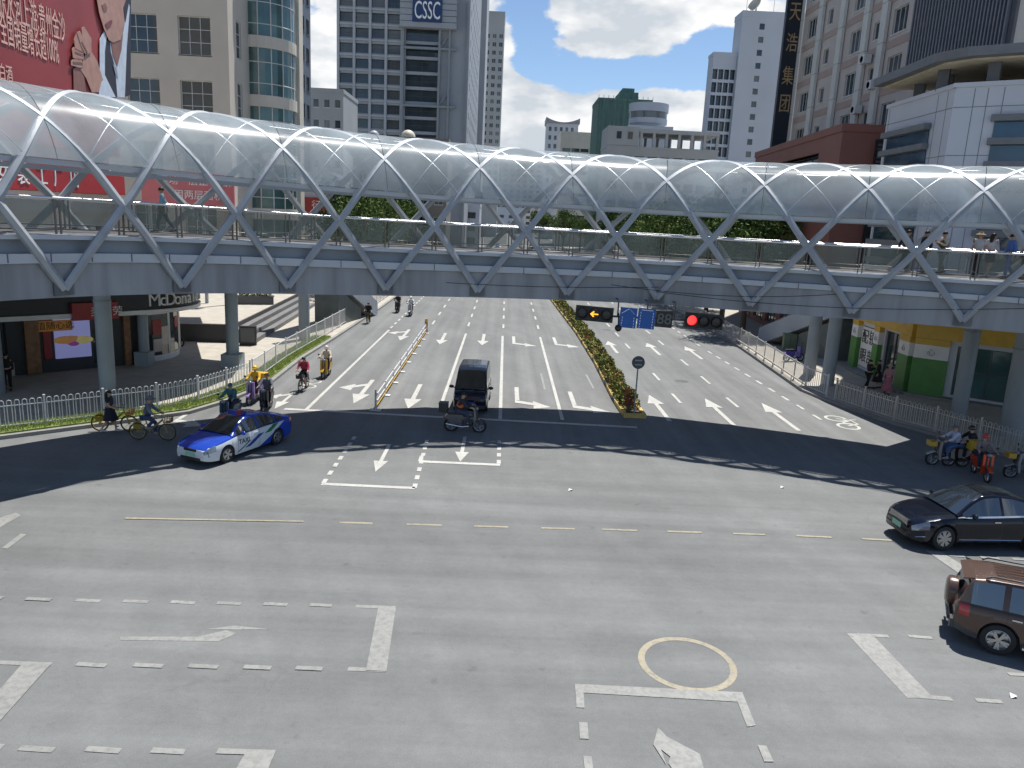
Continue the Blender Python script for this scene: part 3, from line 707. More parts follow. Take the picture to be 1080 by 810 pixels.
bpoly([(800, 320), (835, 255), (856, 300), (842, 420), (842, 610), (930, 790), (790, 790), (800, 700), (828, 650), (800, 560)], .06, 1, mb)    # shirt left
bpoly([(885, 345), (985, 330), (1015, 60), (1030, 0), (1046, 60), (1020, 400), (1005, 790), (945, 790), (925, 545), (890, 420)], .06, 1, mb)  # shirt right
bpoly([(905, 520), (935, 555), (945, 640), (925, 600)], .085, 4, mb)
bpoly([(885, 320), (985, 280), (975, 400), (940, 540), (905, 450)], .085, 3, mb)                                     # neck
bpoly([(760, -260), (770, 0), (790, 110), (828, 235), (868, 325), (905, 345), (965, 320), (990, 200), (1012, 0), (1010, -260)], .11, 2, mb)   # face
bpoly([(835, 192), (862, 170), (890, 160), (893, 178), (878, 215), (855, 232), (838, 212)], .135, 5, mb)              # mouth
bpoly([(806, 40), (822, 90), (846, 88), (852, 60), (832, 20)], .135, 3, mb)
bpoly([(985, 60), (1012, -20), (1016, -260), (1040, -260), (1030, 10), (1000, 180)], .135, 0, mb)                        # hair at the ear
# clasped hands: two wrists and the locked fingers
bpoly([(585, 560), (660, 520), (690, 740), (590, 745)], .05, 3, mb)
bpoly([(690, 420), (720, 400), (780, 500), (822, 640), (790, 750), (735, 750), (690, 640), (640, 560)], .07, 2, mb)
for k, q in enumerate(([(560, 500), (575, 480), (650, 490), (660, 540), (640, 552), (560, 530)], [(565, 400), (580, 380), (660, 420), (662, 480), (575, 470)], [(580, 320), (600, 270), (640, 320), (662, 400), (650, 425), (590, 390)],
                       [(640, 225), (662, 215), (720, 310), (722, 420), (690, 440), (650, 330)], [(600, 262), (625, 250), (690, 390), (672, 440), (640, 380)])): bpoly(q, .095+.012*k, 2, mb)
for q in ([(575, 470), (662, 478), (662, 490), (578, 482)], [(590, 395), (660, 420), (660, 430), (590, 405)], [(640, 330), (690, 430), (684, 436), (634, 340)]): bpoly(q, .16, 3, mb)
mb.build('portrait', [mat('print_black', (.03, .03, .045), .5), mat('print_shirt', (.55, .62, .72), .5), mat('print_skin', (.44, .25, .20), .5), mat('print_skin_deep', (.25, .12, .10), .5), mat('print_tie', (.3, .34, .42), .5), mat('print_lips', (.20, .06, .07), .5)], bb, fix=True)
def btext(body, ua, va, ub, vb, size, mb):   # lettering between two photo points of the board
    a = bpt(ua, va, .03); q = bpt(ub, vb, .03); d = (q-a).normalized(); up = V((0, 0, 1)); n = d.cross(up)
    Mx = Matrix((( d.x, 0, nB.x, a.x), (d.y, 0, nB.y, a.y), (d.z, 1, nB.z, a.z), (0, 0, 0, 1)))
    t = MB(); t.text(body, size, Matrix.Identity(4), align='LEFT'); w = max(v.x for v in t.v)-min(v.x for v in t.v); k = (q-a).length/w
    mb.add([Mx @ V((v.x*k, v.y, v.z)) for v in t.v], t.f)
for q in (('自赤水河上游:贵州金沙', -13, -1, 67, 32, 1.5), ('全国销量增长超100%', -1, 31, 61, 57, 1.5), ('酱香白酒', -18, 73, 12, 80, .8)):
    mb = MB(); btext(*q, mb); mb.build('lettering', M['bbtext'], bb)
pm = PB+tB*18-nB*.56
b = Bld('commercial_block', 'commercial block carrying the red billboard, red fascia with white characters below it', 'building', (pm.x, pm.y), (-tB.x, -tB.y), 18, 14, 30.5, M['cream'])
b.grid('f', [1.5+3*i for i in range(6)], [2, 6], 2.4, 2.2, 3, 1, 'darkgrey'); b.done()
mb = MB(); mb.box2((.1, -.8, 8.95), (17.9, -.02, 10.3)); b.part(mb, 'fascia', M['red'])
for i, c in enumerate('女装工厂店'): mb = MB(); mb.text(c, 1.1, rotx90((4.4+1.7*i, -.82, 9.62)), depth=.05); b.part(mb, 'fascia_character', M['white'])
mb = MB(); mb.box2((.1, -.5, 7.9), (17.9, -.02, 8.93)); b.part(mb, 'cream_band', M['cream'])

# ---- podium with the restaurant, below left
q0 = G(5, 400); q1 = G(150, 386); tp = (q1-q0).normalized(); Lp = (q1-q0).length
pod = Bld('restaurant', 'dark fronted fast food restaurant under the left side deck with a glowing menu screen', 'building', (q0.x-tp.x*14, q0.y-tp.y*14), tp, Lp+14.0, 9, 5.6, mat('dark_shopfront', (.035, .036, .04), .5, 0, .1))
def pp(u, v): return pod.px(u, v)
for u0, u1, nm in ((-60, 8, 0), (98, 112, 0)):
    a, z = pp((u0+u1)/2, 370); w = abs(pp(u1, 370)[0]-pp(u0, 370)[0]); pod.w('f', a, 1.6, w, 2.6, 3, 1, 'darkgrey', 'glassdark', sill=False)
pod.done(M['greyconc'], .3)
def slabp(u0, v0, u1, v1, th, name, m, off=.0, mb=None, mi=0):
    a0, z1_ = pp(u0, v0); a1, z0_ = pp(u1, v1); mb = mb or MB(); mb.box2((a0, -th-off, max(.02, z0_)), (a1, -off, z1_), mi)
    return mb if name is None else pod.part(mb, name, m)
tile = mat('brown_tile', (.26, .13, .06), .5, 0, .25, 4)
slabp(23, 336, 43, 392, .3, 'tiled_column', tile); slabp(128, 330, 138, 384, .25, 'tiled_column', tile)
slabp(43, 333, 55, 378, .1, 'menu_board', M['red'])
scr = slabp(55, 333.5, 96, 375, .14, None, None); 
scr.build('menu_screen', mat('screen_glow', (.34, .36, .72), .3, 0, .06, .4, emit=.22), pod.r)
mb = MB(); a0, z0 = pp(62, 358.5); a1, _ = pp(91, 358)
for k, (m_, fa, fz_, rx, rz) in enumerate(((0, .18, .0, .5, .2), (0, .42, -.02, .5, .22), (1, .5, -.18, .28, .16), (2, .8, -.05, .55, .2))):
    mb.ball((a0+(a1-a0)*fa, -.145, z0+fz_), (rx, .03, rz), 14, 6, k if k else 0)
pod.part(mb, 'screen_picture', [mat('pic_a', (.5, .24, .08), .5, emit=.15), mat('pic_b', (.45, .22, .1), .5, emit=.15), mat('pic_c', (.3, .06, .3), .5, emit=.15), mat('pic_d', (.6, .5, .2), .5, emit=.15)], smooth=60)
mb = MB(); a, z = pp(53, 343.5); a2, _ = pp(75, 343); mb.box2((a-1.0, -.2, z-.25), (a2, -.145, z+.27)); pod.part(mb, 'slogan_strip', mat('amber', (.6, .25, .03), .5, emit=.05))
mb = MB(); mb.text('超值随心选', .42, rotx90(((a-1.0+a2)/2, -.215, z))); pod.part(mb, 'slogan', M['black'])
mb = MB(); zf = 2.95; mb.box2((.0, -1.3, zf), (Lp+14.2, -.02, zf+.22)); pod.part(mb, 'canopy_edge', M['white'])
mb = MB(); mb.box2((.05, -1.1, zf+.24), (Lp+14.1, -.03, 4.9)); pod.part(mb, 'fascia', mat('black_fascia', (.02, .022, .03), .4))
a0, z1_ = pp(66, 318.5); a1, z0_ = pp(106, 334)
mb = MB(); mb.box2((a0, -1.5, zf-.1), (a1+.4, -1.12, zf+.75)); pod.part(mb, 'red_sign', M['red'])
mb = MB(); mb.text('麦当劳', .5, rotx90(((a0+a1)/2+.7, -1.52, zf+.28))); pod.part(mb, 'sign_lettering', M['white'])
# rounded end of the shop with its window and name board
ce = V((Lp+14.0, 3.2, 0)); mb = MB(); prof = []
def arcl(r, a): return V((ce.x+r*math.cos(a), ce.y+r*math.sin(a), 0))
for (r, za, zc, mi) in ((4.3, 2.95, 3.15, 1), (4.2, 3.17, 4.9, 0)):
    n = 18; A = [arcl(r, R_(-92+i*6)) for i in range(n)]
    for i in range(n-1):
        z_, y_ = V((0, 0, za)), V((0, 0, zc)); mb.add([A[i]+z_, A[i+1]+z_, A[i+1]+y_, A[i]+y_], [(0, 1, 2, 3)], mi)
    mb.add([ce+V((0, 0, za))]+[p+V((0, 0, za)) for p in A], [tuple(range(n+1))[::-1]], mi); mb.add([ce+V((0, 0, zc))]+[p+V((0, 0, zc)) for p in A], [tuple(range(n+1))], mi)
pod.part(mb, 'corner_fascia', [mat('black_fascia_b', (.02, .022, .03), .4), M['white']], fix=True)
mb = MB(); r = 3.05; n = 9; A = [arcl(r, R_(-88+i*11)) for i in range(n)]
for i in range(n-1):
    for (za, zc, mi) in ((.02, .45, 1), (.45, 2.7, 0), (2.7, 2.94, 1)): mb.add([A[i]+V((0, 0, za)), A[i+1]+V((0, 0, za)), A[i+1]+V((0, 0, zc)), A[i]+V((0, 0, zc))], [(0, 1, 2, 3)], mi)
    if i in (0, 3, 6): mb.beam(A[i]+V((0, 0, .45)), A[i]+V((0, 0, 2.7)), .12, .12, 1)
for (i, z, w, h, mi) in ((1, 2.0, .8, .8, 2), (1, 1.0, .8, .7, 3), (2, 1.5, .9, 1.0, 3), (4, 2.1, .8, .6, 2), (5, 1.3, .9, 1.0, 3)):
    p = A[i].lerp(A[i+1], .5)*1.0; d = (A[i+1]-A[i]); mb.box(p+V((d.y, -d.x, 0)).normalized()*.03+V((0, 0, z)), (w*.7, .03, h), math.atan2(d.y, d.x), mi)
pod.part(mb, 'corner_window', [M['glassdark'], M['white'], M['bbred'], mat('poster', (.5, .46, .42), .5)])
word = 'McDonald\'s'
for i, chh in enumerate(word):
    an = R_(-84+i*6.3); p = arcl(4.24, an); mb = MB(); mb.text(chh, .95, Matrix.Translation(p+V((0, 0, 3.62))) @ Matrix.Rotation(an+R_(90), 4, 'Z') @ Matrix.Rotation(R_(90), 4, 'X'), depth=.1); pod.part(mb, 'name_letter', M['white'])

# ---- shops along the left street, red fascias seen over the railing
def shop_row(name, label, P, t, L, D, H, wall, fas, txt, fz0, fz1, group=None, size=1.2):
    s = Bld(name, label, 'building', P, t, L, D, H, wall, group)
    n = max(2, int(L/4.2))
    for i in range(n): s.w('f', (i+.5)*L/n, 1.7, L/n-.8, 2.8, 2, 1, 'darkgrey', 'glassdark', sill=False); s.w('f', (i+.5)*L/n, fz1+1.9, 1.9, 1.6, 3, 2); s.w('f', (i+.5)*L/n, fz1+5.2, 1.9, 1.6, 3, 2)
    s.done()
    mb = MB(); mb.box2((.1, -.45, fz0), (L-.1, -.02, fz1)); s.part(mb, 'fascia', fas)
    if txt: mb = MB(); [mb.text(c, size, rotx90(((i+.7)*L/(len(txt)+.4), -.47, (fz0+fz1)/2))) for i, c in enumerate(txt)]; s.part(mb, 'lettering', M['white'])
    return s
ho = thing('hoarding', 'faded pink hoarding with white characters raised on steel posts behind the bridge', 'hoarding', (0, 0, 0))
qA, qB = AT(150, 216, 58), AT(247, 216, 58); mb = MB(); mb.box2((qA.x, 58, 8.55), (qB.x, 58.2, 10.9)); mb.build('panel', mat('faded_pink', (.52, .15, .17), .6, 0, .1, .6), ho)
for i in range(4): mb = MB(); mb.box2((qA.x+.3+i*(qB.x-qA.x-.8)/3, 58.21, 0), (qA.x+.5+i*(qB.x-qA.x-.8)/3, 58.4, 10.8)); mb.build('post', M['pier'], ho)
for ln, z in (('商场一层正在招商', 10.2), ('用两层面积', 9.2)): mb = MB(); mb.text(ln, .72, rotx90(((qA.x+qB.x)/2+.8, 57.98, z)), depth=.02); mb.build('lettering', M['white'], ho)
shop_row('shop_building', 'low white shop with a red sign between the hoarding and the street trees', (X_at(246, 92), 94), (1, .05), 11, 8, 12.2, M['panelwhite'], M['red'], '烟酒茶行', 8.0, 9.9)
# ---- slate tower behind the office block
b = Bld('office_tower', 'dark slate blue office tower rising between the beige block and the open sky', 'building', (-26.9, 87), (0, 1), 22, 16, 60, M['tower_dark'])
b.grid('r', [2+2.7*i for i in range(5)], [3.5+3.5*k for k in range(16)], 1.7, 1.7, 2, 1, 'darkgrey'); b.grid('f', [1.6+2.35*i for i in range(9)], [3.5+3.5*k for k in range(16)], 1.5, 1.8, 2, 1, 'darkgrey')
b.done()
# ---- low grey block with two small windows
x0, x1 = X_at(322, 150), X_at(362, 150)
b = Bld('grey_block', 'flat grey block with small square windows low between two towers', 'building', (x0, 150), (1, 0), x1-x0, 14, 29.5, M['greyconc'])
b.grid('f', [2.2+2.0*i for i in range(3)], [6+3.6*k for k in range(7)], 1.1, 1.5, 1, 1); b.done()
# ---- domed low block
x0, x1 = X_at(372, 125), X_at(470, 125)
b = Bld('domed_block', 'low brown parapet block carrying two white roof domes before the signed tower', 'building', (x0, 125), (1, 0), x1-x0, 10, 19.4, mat('brown_grey', (.22, .20, .18), .8, 0, .1, .4))
b.grid('f', [1.5+2.4*i for i in range(6)], [4+3.4*k for k in range(4)], 1.4, 1.5, 2, 1); b.done()
for u, r_, m_ in ((428, 1.15, 'white'), (391, .8, 'ltgrey')):
    a, z = b.px(u, 145); mb = MB(); mb.cyl((a, 3, 19.5), (a, 3, 20.3), r_*.97, 20); mb.ball((a, 3, 20.3), r_, 20, 8, z0=-.0); b.part(mb, 'roof_dome', mat('dome', (.62, .58, .46) if m_ == 'white' else (.4, .42, .45), .5), smooth=50)
# ---- the tower with the company sign
Yt = 190; x0, x1 = X_at(357, Yt), X_at(421, Yt); L = x1-x0
b = Bld('signed_tower', 'tall grey gridded office tower topped by a navy sign with white letters', 'building', (x0, Yt), (1, 0), L+15.5, 60, 78, M['grid'])
zr = [8.8+(222-v)*Yt/811 for v in [38.5+14.1*i for i in range(-3, 13)]]
pit = L/4
for i in range(4):
    for z in zr:
        if z < 2: continue
        b.w('f', (i+.5)*pit, z-.1, pit*.80, 2.05, 4, 2, 'darkgrey', 'glassdark', d=.6, sill=False)
for z in zr: b.w('r', 6, z, 2, 1.6, 2, 1, d=.4, sill=False)
b.grid('r', [14+7*i for i in range(6)], zr, 1.7, 1.7, 1, 1, d=.4, sill=False)
xg0, xg1 = L+.9, L+8.4
for z in zr: b.w('f', (xg0+xg1)/2, z, xg1-xg0, 2.6, 2, 2, 'darkgrey', 'glassdark', d=.9, sill=False)
b.done()
mb = MB()
for i in range(5): mb.box((i*pit, -.2, 39), (.55, .5, 78))
for z in zr: mb.box((L/2, -.12, z-1.62), (L, .4, .4), mi=1)
b.part(mb, 'pilaster_grid', [mat('pilaster', (.37, .40, .43), .7, 0, .05, .2), mat('spandrel', (.36, .385, .41), .7, 0, .05, .2)])
mb = MB()
for x in (L+.3, L+8.7, L+11.0, L+15.2): mb.box((x, -.5, 28), (.5, .9, 56))
for z in (20, 33, 45.6): mb.box((L+6.5, -.55, z), (12.2, .7, .5)); mb.beam((L+8.9, -.55, z+.4), (L+11.4, -.55, z+4), .25, .25)
b.part(mb, 'glass_bay_frame', mat('bay_frame', (.24, .27, .29), .5, .1, .05, .3))
a0, z1_ = b.px(423, 30); a1, _ = b.px(482, 30)
mb = MB()
for k in range(9): mb.box2((a0, -2.4+.02*(k % 2), z1_+k*1.3), (a1, 0, z1_+k*1.3+1.18))
b.part(mb, 'sign_box', M['grid'])
s0, zt = b.px(437, -10); s1, zb_ = b.px(467, 27); mb = MB(); mb.box2((s0, -2.7, zb_), (s1, -2.42, zt)); b.part(mb, 'sign_board', M['signblue'])
sc_, sz = b.px(452, 15); mb = MB(); mb.text('CSSC', 4.6, rotx90((sc_, -2.74, sz)), depth=.1, sx=.62)
w_ = max(v.x for v in mb.v)-min(v.x for v in mb.v); k_ = (s1-s0)*.86/w_; mb.v = [V((sc_+(v.x-sc_)*k_, v.y, sz+(v.z-sz)*1.15)) for v in mb.v]; b.part(mb, 'sign_lettering', mat('letters_white', (.8, .8, .8), .5, emit=0))
# ---- pale slab behind the signed tower
x0, x1 = X_at(477, 255), X_at(505, 255)
b = Bld('office_slab', 'grey slab tower with stepped windows directly right of the navy sign', 'building', (x0, 255), (1, 0), x1-x0, 20, 104, mat('slab_grey', (.36, .38, .41), .7, 0, .06, .2))
b.grid('f', [1.5, 4.3], [12+3.5*k for k in range(25)], 1.8, 1.6, 2, 1, 'darkgrey', sill=False); b.done()
# ---- slim tower right behind it
x0, x1 = X_at(503, 330), X_at(523, 330)
b = Bld('apartment_tower', 'slim pale apartment tower peeping out right of the signed tower', 'building', (x0, 330), (1, 0), x1-x0, 20, 8.8+(226-33)*330/811, M['greyconc'])
b.grid('f', [1.6+2.6*i for i in range(3)], [20+3.1*k for k in range(20)], 1.6, 1.7, 2, 1, sill=False); b.done()
# ---- skyline in the middle
x0, x1 = X_at(571, 350), X_at(603, 350); H_ = 8.8+(231-139)*350/811
b = Bld('pavilion_tower', 'small far tower with upswept pavilion roof low on the skyline', 'building', (x0, 350), (1, 0), x1-x0, 14, H_, M['ltgrey'])
b.grid('f', [1.4+2.4*i for i in range(6)], [18+3.6*k for k in range(9)], 1.3, 1.9, 1, 1, sill=False); b.done()
mb = MB(); L = x1-x0; n = 12; top = [(L*(i/n)*1.08-.04*L, H_+1.1+1.9*abs(2*i/n-1)**2) for i in range(n+1)]
for i in range(n):
    (a, za), (c, zc) = top[i], top[i+1]; mb.prism([(a, -1.2, H_+.73), (c, -1.2, H_+.73), (c, -1.2, zc), (a, -1.2, za)], (0, 15.5, 0))
b.part(mb, 'pavilion_roof', mat('roof_slate', (.22, .24, .28), .6), fix=True)
x0, x1 = X_at(586, 265), X_at(632, 265)
b = Bld('beige_block', 'low beige block beside the green netted building on the skyline', 'building', (x0, 265), (1, 0), x1-x0, 16, 8.8+(232-148)*265/811, M['cream'])
b.grid('f', [2+3.0*i for i in range(6)], [6+3.6*k for k in range(8)], 2.7, 1.1, 3, 1, 'darkgrey', sill=False); b.done()
x0, x1 = X_at(622, 230), X_at(677, 230); net = mat('green_net', (.09, .17, .15), .85, 0, .22, .5, .4, 6, stretch=(3, 3, .35))
H_ = 8.8+(235-118)*230/811
b = Bld('netted_building', 'building wrapped in dark green scaffold netting on the skyline', 'building', (x0, 230), (1, 0), x1-x0, 16, H_, net); b.done(net, .9)
mb = MB(); L = x1-x0; mb.box2((L*.40, 2, H_+.13), (L*.75, 12, H_+3.0)); mb.box2((L*.46, 3, H_+3.02), (L*.68, 11, H_+4.2)); b.part(mb, 'netted_plant_room', net)
mb = MB()
for i in range(12): mb.cyl((L*i/11, -.35, 0), (L*i/11, -.35, H_+1.6), .07, 5)
for k in range(int(H_/2.2)): mb.cyl((0, -.35, 2+k*2.2), (L, -.35, 2+k*2.2), .05, 5)
b.part(mb, 'scaffold', mat('scaffold_tube', (.11, .17, .15), .6))
# ---- round topped block
x0, x1 = X_at(655, 190), X_at(700, 190); b = Bld('round_tower', 'grey block crowned by a round white storey with a dark window ring', 'building', (x0, 190), (1, 0), x1-x0, 12, 30.5, M['ltgrey']); b.done()
c = V((b.L*.5, 5, 0)); mb = MB(); r_ = 4.6
mb.lathe([(0, 30.6), (r_*.9, 30.6), (r_*.9, 32.0), (r_, 32.0), (r_, 33.2), (r_*.97, 33.2)], 28, 'Z', c, 0); mb.lathe([(r_*.97, 33.2), (r_*.97, 34.7)], 28, 'Z', c, 1); mb.lathe([(r_*.97, 34.7), (r_*1.03, 34.7), (r_*1.03, 36.6), (r_*.8, 36.7), (0, 37)], 28, 'Z', c, 0)
b.part(mb, 'round_storey', [M['ltgrey'], M['glassdark']], smooth=40, fix=True)
# ---- long grey block with an open top storey
Yl = 150; x0, x1 = X_at(634, Yl), X_at(749, Yl); b = Bld('open_frame_block', 'long grey block with an open framed top storey in the gap', 'building', (x0, Yl), (1, 0), x1-x0, 10, 22.4, M['greyconc'])
b.grid('f', [1.4+2.4*i for i in range(9)], [5+3.5*k for k in range(4)]+[20.2], 1.8, 1.5, 3, 1, 'darkgrey', sill=False); b.done(par=.3)
L = b.L; mb = MB(); mb.box2((0, 0, 22.75), (L*.28, 10, 26.2)); mb.box2((L*.285, 0, 25.2), (L, 10, 25.9))
for i in range(7): mb.box2((L*.29+i*L*.114, .05, 22.7), (L*.29+i*L*.114+.5, .6, 25.19)); mb.box2((L*.29+i*L*.114, 9.4, 22.7), (L*.29+i*L*.114+.5, 9.95, 25.19))
b.part(mb, 'open_storey', M['greyconc'])
for a, z in ((L*.10, 24.6), (L*.2, 24.6)): mb = MB(); mb.box((a, -.03, z), (.9, .06, 1.3)); b.part(mb, 'vent_window', M['glassdark'])
# ---- white tower with roof dish
Yw = 180; xc = X_at(760, Yw)
b = Bld('white_tower', 'white tiled tower with a column of small windows and a roof dish', 'building', (xc, Yw), (1, 0), 20, 6, 8.8+(242-40)*Yw/811, M['ltgrey'])
a_, z_ = b.px(795, 110)
b.grid('f', [a_, a_+7, a_+11], [z_-12*2.68+2.68*k for k in range(19)], 1.15, 1.25, 1, 1, 'darkgrey', sill=False); b.done(par=1.2)
mb = MB(); mb.lathe([(0, 0), (.7, .12), (1.3, .42), (1.75, .85), (1.68, .85), (1.25, .48), (.7, .2), (0, .08)], 18, 'Z'); 
Mx = Matrix.Translation((3.6, 3, b.H+2.8)) @ Matrix.Rotation(R_(-58), 4, 'Y') @ Matrix.Rotation(R_(25), 4, 'X'); mb.v = [Mx @ v for v in mb.v]; mb.cyl((3.6, 3, b.H+.1), (3.6, 3, b.H+2.8), .18, 8); mb.cyl((1.2, 2, b.H+.1), (1.2, 2, b.H+8.5), .05, 6); mb.cyl((7.2, 2, b.H+.1), (7.2, 2, b.H+7), .05, 6); b.part(mb, 'roof_dish', mat('dish', (.5, .47, .40), .5), smooth=40)
xl = X_at(736, Yw); w_ = xc-xl-.05
b = Bld('white_annexe', 'lower grid windowed wing joined to the left of the white tower', 'building', (xl, Yw+1), (1, 0), w_, 4.5, 8.8+(240-74)*Yw/811, M['ltgrey'])
pit = w_/4
for i in range(4): b.grid('f', [(i+.5)*pit], [6+2.75*k for k in range(14)], pit*.84, 2.1, 2, 1, 'darkgrey', 'glassdark', d=.9, sill=False)
b.done()
# ---- pinkish block along the right street
PX, PY1 = 30.0, 86.0
b = Bld('ribbed_block', 'pinkish tiled block with tall white pilasters on the right of the street', 'building', (PX, PY1), (0, -1), 28, 22, 44, M['pink'])
cols = [b.px(855.6, 36.7), b.px(902, 47), b.px(946, 45)]
zs0 = [b.px(852, 69)[1]-3.55*k for k in range(-7, 6)]
b.grid('f', [cols[0][0], cols[1][0], cols[2][0]], zs0, 2.3, 1.9, 3, 1, 'frame', 'glassdark', sill=True)
b.grid('f', [cols[0][0]+4.6, cols[1][0]+4.0], zs0, 1.2, 1.4, 1, 1, 'frame', 'glassdark')
b.done()
mb = MB()
for z in zs0: mb.box2((.3, -.06, z-1.95), (27.7, -.003, z-1.35))
b.part(mb, 'rose_band', M['pinkband'])
mb = MB()
for (u, v) in ((838, 95), (859, 95), (881.5, 95), (907, 95), (925.5, 95)):
    a, _ = b.px(u, v); mb.box2((a-.5, -.34, 0), (a+.5, -.07, 44.5))
    for k in range(14): mb.box((a, -.21, 2.2+k*3.1), (1.04, .30, .05), mi=1)
b.part(mb, 'pilaster', [mat('white_tile', (.60, .60, .56), .6, 0, .08, .5), M['greyconc']])
# AC units on the facade
for (u, v) in ((926, 90), (919, 63), (909, 116)):
    a, z = b.px(u, v); mb = MB(); mb.box((a, -.5, z), (.9, .6, .7)); mb.lathe([(.27, -.012), (.27, 0), (0, 0)], 14, 'Y', (a-.1, -.8, z), 1); b.part(mb, 'ac_unit', [M['frame'], M['black']])
sg = thing('company_sign', 'tall black upright sign board with gold characters at the end of the pinkish block', 'sign', (0, 0, 0))
mb = MB(); mb.box2((28.1, 86.05, 11), (29.9, 86.6, 46)); mb.build('board', M['signdark'], sg)
for ch_, (u, v) in zip('天浩集团', ((835.5, 13), (831, 46), (827.5, 81), (822.5, 110))):
    q = AT(u, v, 86.0); mb = MB(); mb.text(ch_, 2.0, Matrix.Translation((28.98, 86.02, q.z)) @ Matrix.Rotation(R_(90), 4, 'X'), depth=.06, sx=.62); mb.build('gold_character', M['gold'], sg)
# ribbed screen and the near wing
pf = V((X_at(934, 58.5), 58.5, 0)); pn = V((pf.x+2.2, 50.5, 0)); d = (pn-pf)
b = Bld('louvred_wing', 'wing with a dark upright-ribbed screen above the white corner building', 'building', (pf.x, pf.y), (d.x, d.y), d.length, 9, 44, M['pink'])
b.done()
mb = MB(); mb.box2((0.02, -.25, 20.0), (d.length+.1, -.02, 44))
for i in range(int(d.length/.28)): mb.box2((.05+i*.28, -.48, 20.0), (.05+i*.28+.10, -.255, 44), 1)
mb.box2((0, -.52, 25.2), (d.length, -.49, 25.5)); b.part(mb, 'ribbed_screen', [M['darkgrey'], mat('screen_rib', (.20, .21, .24), .5, .1)])
b = Bld('pink_wing', 'rose banded wing with white framed windows at the right edge', 'building', (pn.x+.1, 51.2), (1, 0), 16, 9, 44, mat('pink_wall', (.49, .45, .41), .7, 0, .08, .4))
for k in range(10):
    z_ = b.px(1058, 22)[1]+3.5*(k-5); a_ = b.px(1058, 22)[0]; b.w('f', a_, z_, 2.2, 2.1, 3, 2); b.w('f', a_+4, z_, 2.2, 2.1, 3, 2)
b.done(); mb = MB()
for k in range(10): z_ = b.px(1058, 22)[1]+3.5*(k-5)-1.75; mb.box2((.05, -.05, z_-.35), (15.9, -.003, z_+.35))
b.part(mb, 'rose_band', M['pinkband'])
# ---- red brown building behind the corner shop
xr = X_at(878, 55.5)
b = Bld('red_brown_block', 'low red brown clad block with a sloping parapet line before the pinkish block', 'building', (xr+1.5, 80), (-.063, -1), 24.05, 4.2, 15.7, M['brick'])
b.w('f', 10.5, 13.0, 18, 3.2, 9, 2, 'darkgrey', 'blueglass', d=.9, sill=False); b.grid('f', [3+4.4*i for i in range(5)], [1.9, 6], 3.2, 2.6, 3, 1, 'darkgrey'); b.done(M['brick'], .5)
mb = MB(); mb.box2((24.16, 2.3, 0), (24.4, 4.3, 15.2)); 
for k in range(18): mb.box2((24.41, 2.4, 10+k*.28), (24.48, 4.2, 10.15+k*.28), 1)
b.part(mb, 'dark_louvre', [M['black'], M['darkgrey']])
# ---- corner building: pharmacy below, white panels above
pc = G(955, 417); Lc = 7.8
b = Bld('corner_shop', 'corner pharmacy with yellow band and green pillars below white panelled upper floors', 'building', (pc.x+.35, pc.y+Lc), (-.035, -1), Lc, 7, 16.4, M['panelwhite'])
bP = b
def lv(B, a0, a1, z0, z1, n, off=0):      # louvred window bank
    mb = MB(); mb.box2((a0, -.06, z0), (a1, -.01, z1))
    mg = MB()
    for k in range(n+1):
        z = z0+(z1-z0)*k/n; mg.box2((a0-.15, -.42, z-.16), (a1+.15, -.062, z+.16))
    B.part(mb, 'window_glass', M['blueglass']); B.part(mg, 'sun_louvre', M['louvre'])
def joints(B, xs, zs, L):
    mb = MB()
    for x in xs: mb.box2((x-.015, -.012, 5.6), (x+.015, -.003, 16.3))
    for z in zs: mb.box2((.03, -.016, z-.015), (L-.03, -.004, z+.015))
    B.part(mb, 'panel_joint', M['louvre'])
b.w('f', 5.3, 1.75, 2.2, 2.9, 2, 1, 'darkgrey', 'glassdark', sill=False); b.w('f', 2.05, 1.75, 2.1, 2.6, 2, 1, 'darkgrey', 'glassdark', sill=False)
b.done(M['panelwhite'], .2)
u0 = b.px(952, 150)[0]; u1 = b.px(995, 150)[0]
lv(b, .55, 5.7, 6.2, 14.7, 8); joints(b, (.3, 6.1, Lc-.7), (8.2, 10.6, 13, 15.4), Lc)
def shopfront(B, L, pill):
    mb = MB(); mb.box2((0.02, -.28, 3.35), (L+.02, -.02, 4.35)); B.part(mb, 'yellow_band', M['yellow'])
    mb = MB(); mb.box2((0.02, -.35, 4.37), (L+.02, -.02, 6.9)); B.part(mb, 'sign_band', M['white'])
    for a, w in pill:
        mb = MB(); mb.box2((a-w/2, -.3, 0.1), (a+w/2, -.01, 2.25), 0); mb.box2((a-w/2, -.3, 2.25), (a+w/2, -.01, 3.0), 1); mb.box2((a-w/2, -.3, 3.0), (a+w/2, -.01, 3.34), 2)
        B.part(mb, 'pillar', [M['green'], M['white'], M['yellow']])
        mb = MB(); mb.text('心', .42, rotx90((a, -.32, 2.6)), depth=.015); B.part(mb, 'pillar_emblem', M['greyconc'])
    mb = MB(); mb.box2((-.1, -.75, 0), (L+.3, -.02, .28)); B.part(mb, 'plinth', M['kerb'])
shopfront(b, Lc, ((.45, .9), (3.6, .7), (7.2, 1.2)))
mb = MB(); mb.text('心', 1.7, rotx90((4.2, -.37, 5.55)), depth=.06); mb.text('堂', 1.7, rotx90((6.3, -.37, 5.55)), depth=.06); b.part(mb, 'sign_lettering', M['red'])
mb = MB(); mb.lathe([(0, -.04), (.95, -.04), (.95, 0)], 24, 'Y', (1.4, -.36, 5.3)); b.part(mb, 'round_emblem', M['yellow'])
mb = MB(); mb.box2((1.05, -.05, .5), (3.1, .19, 3.0), 0); mb.build('poster_panel', [M['white']], b.r)
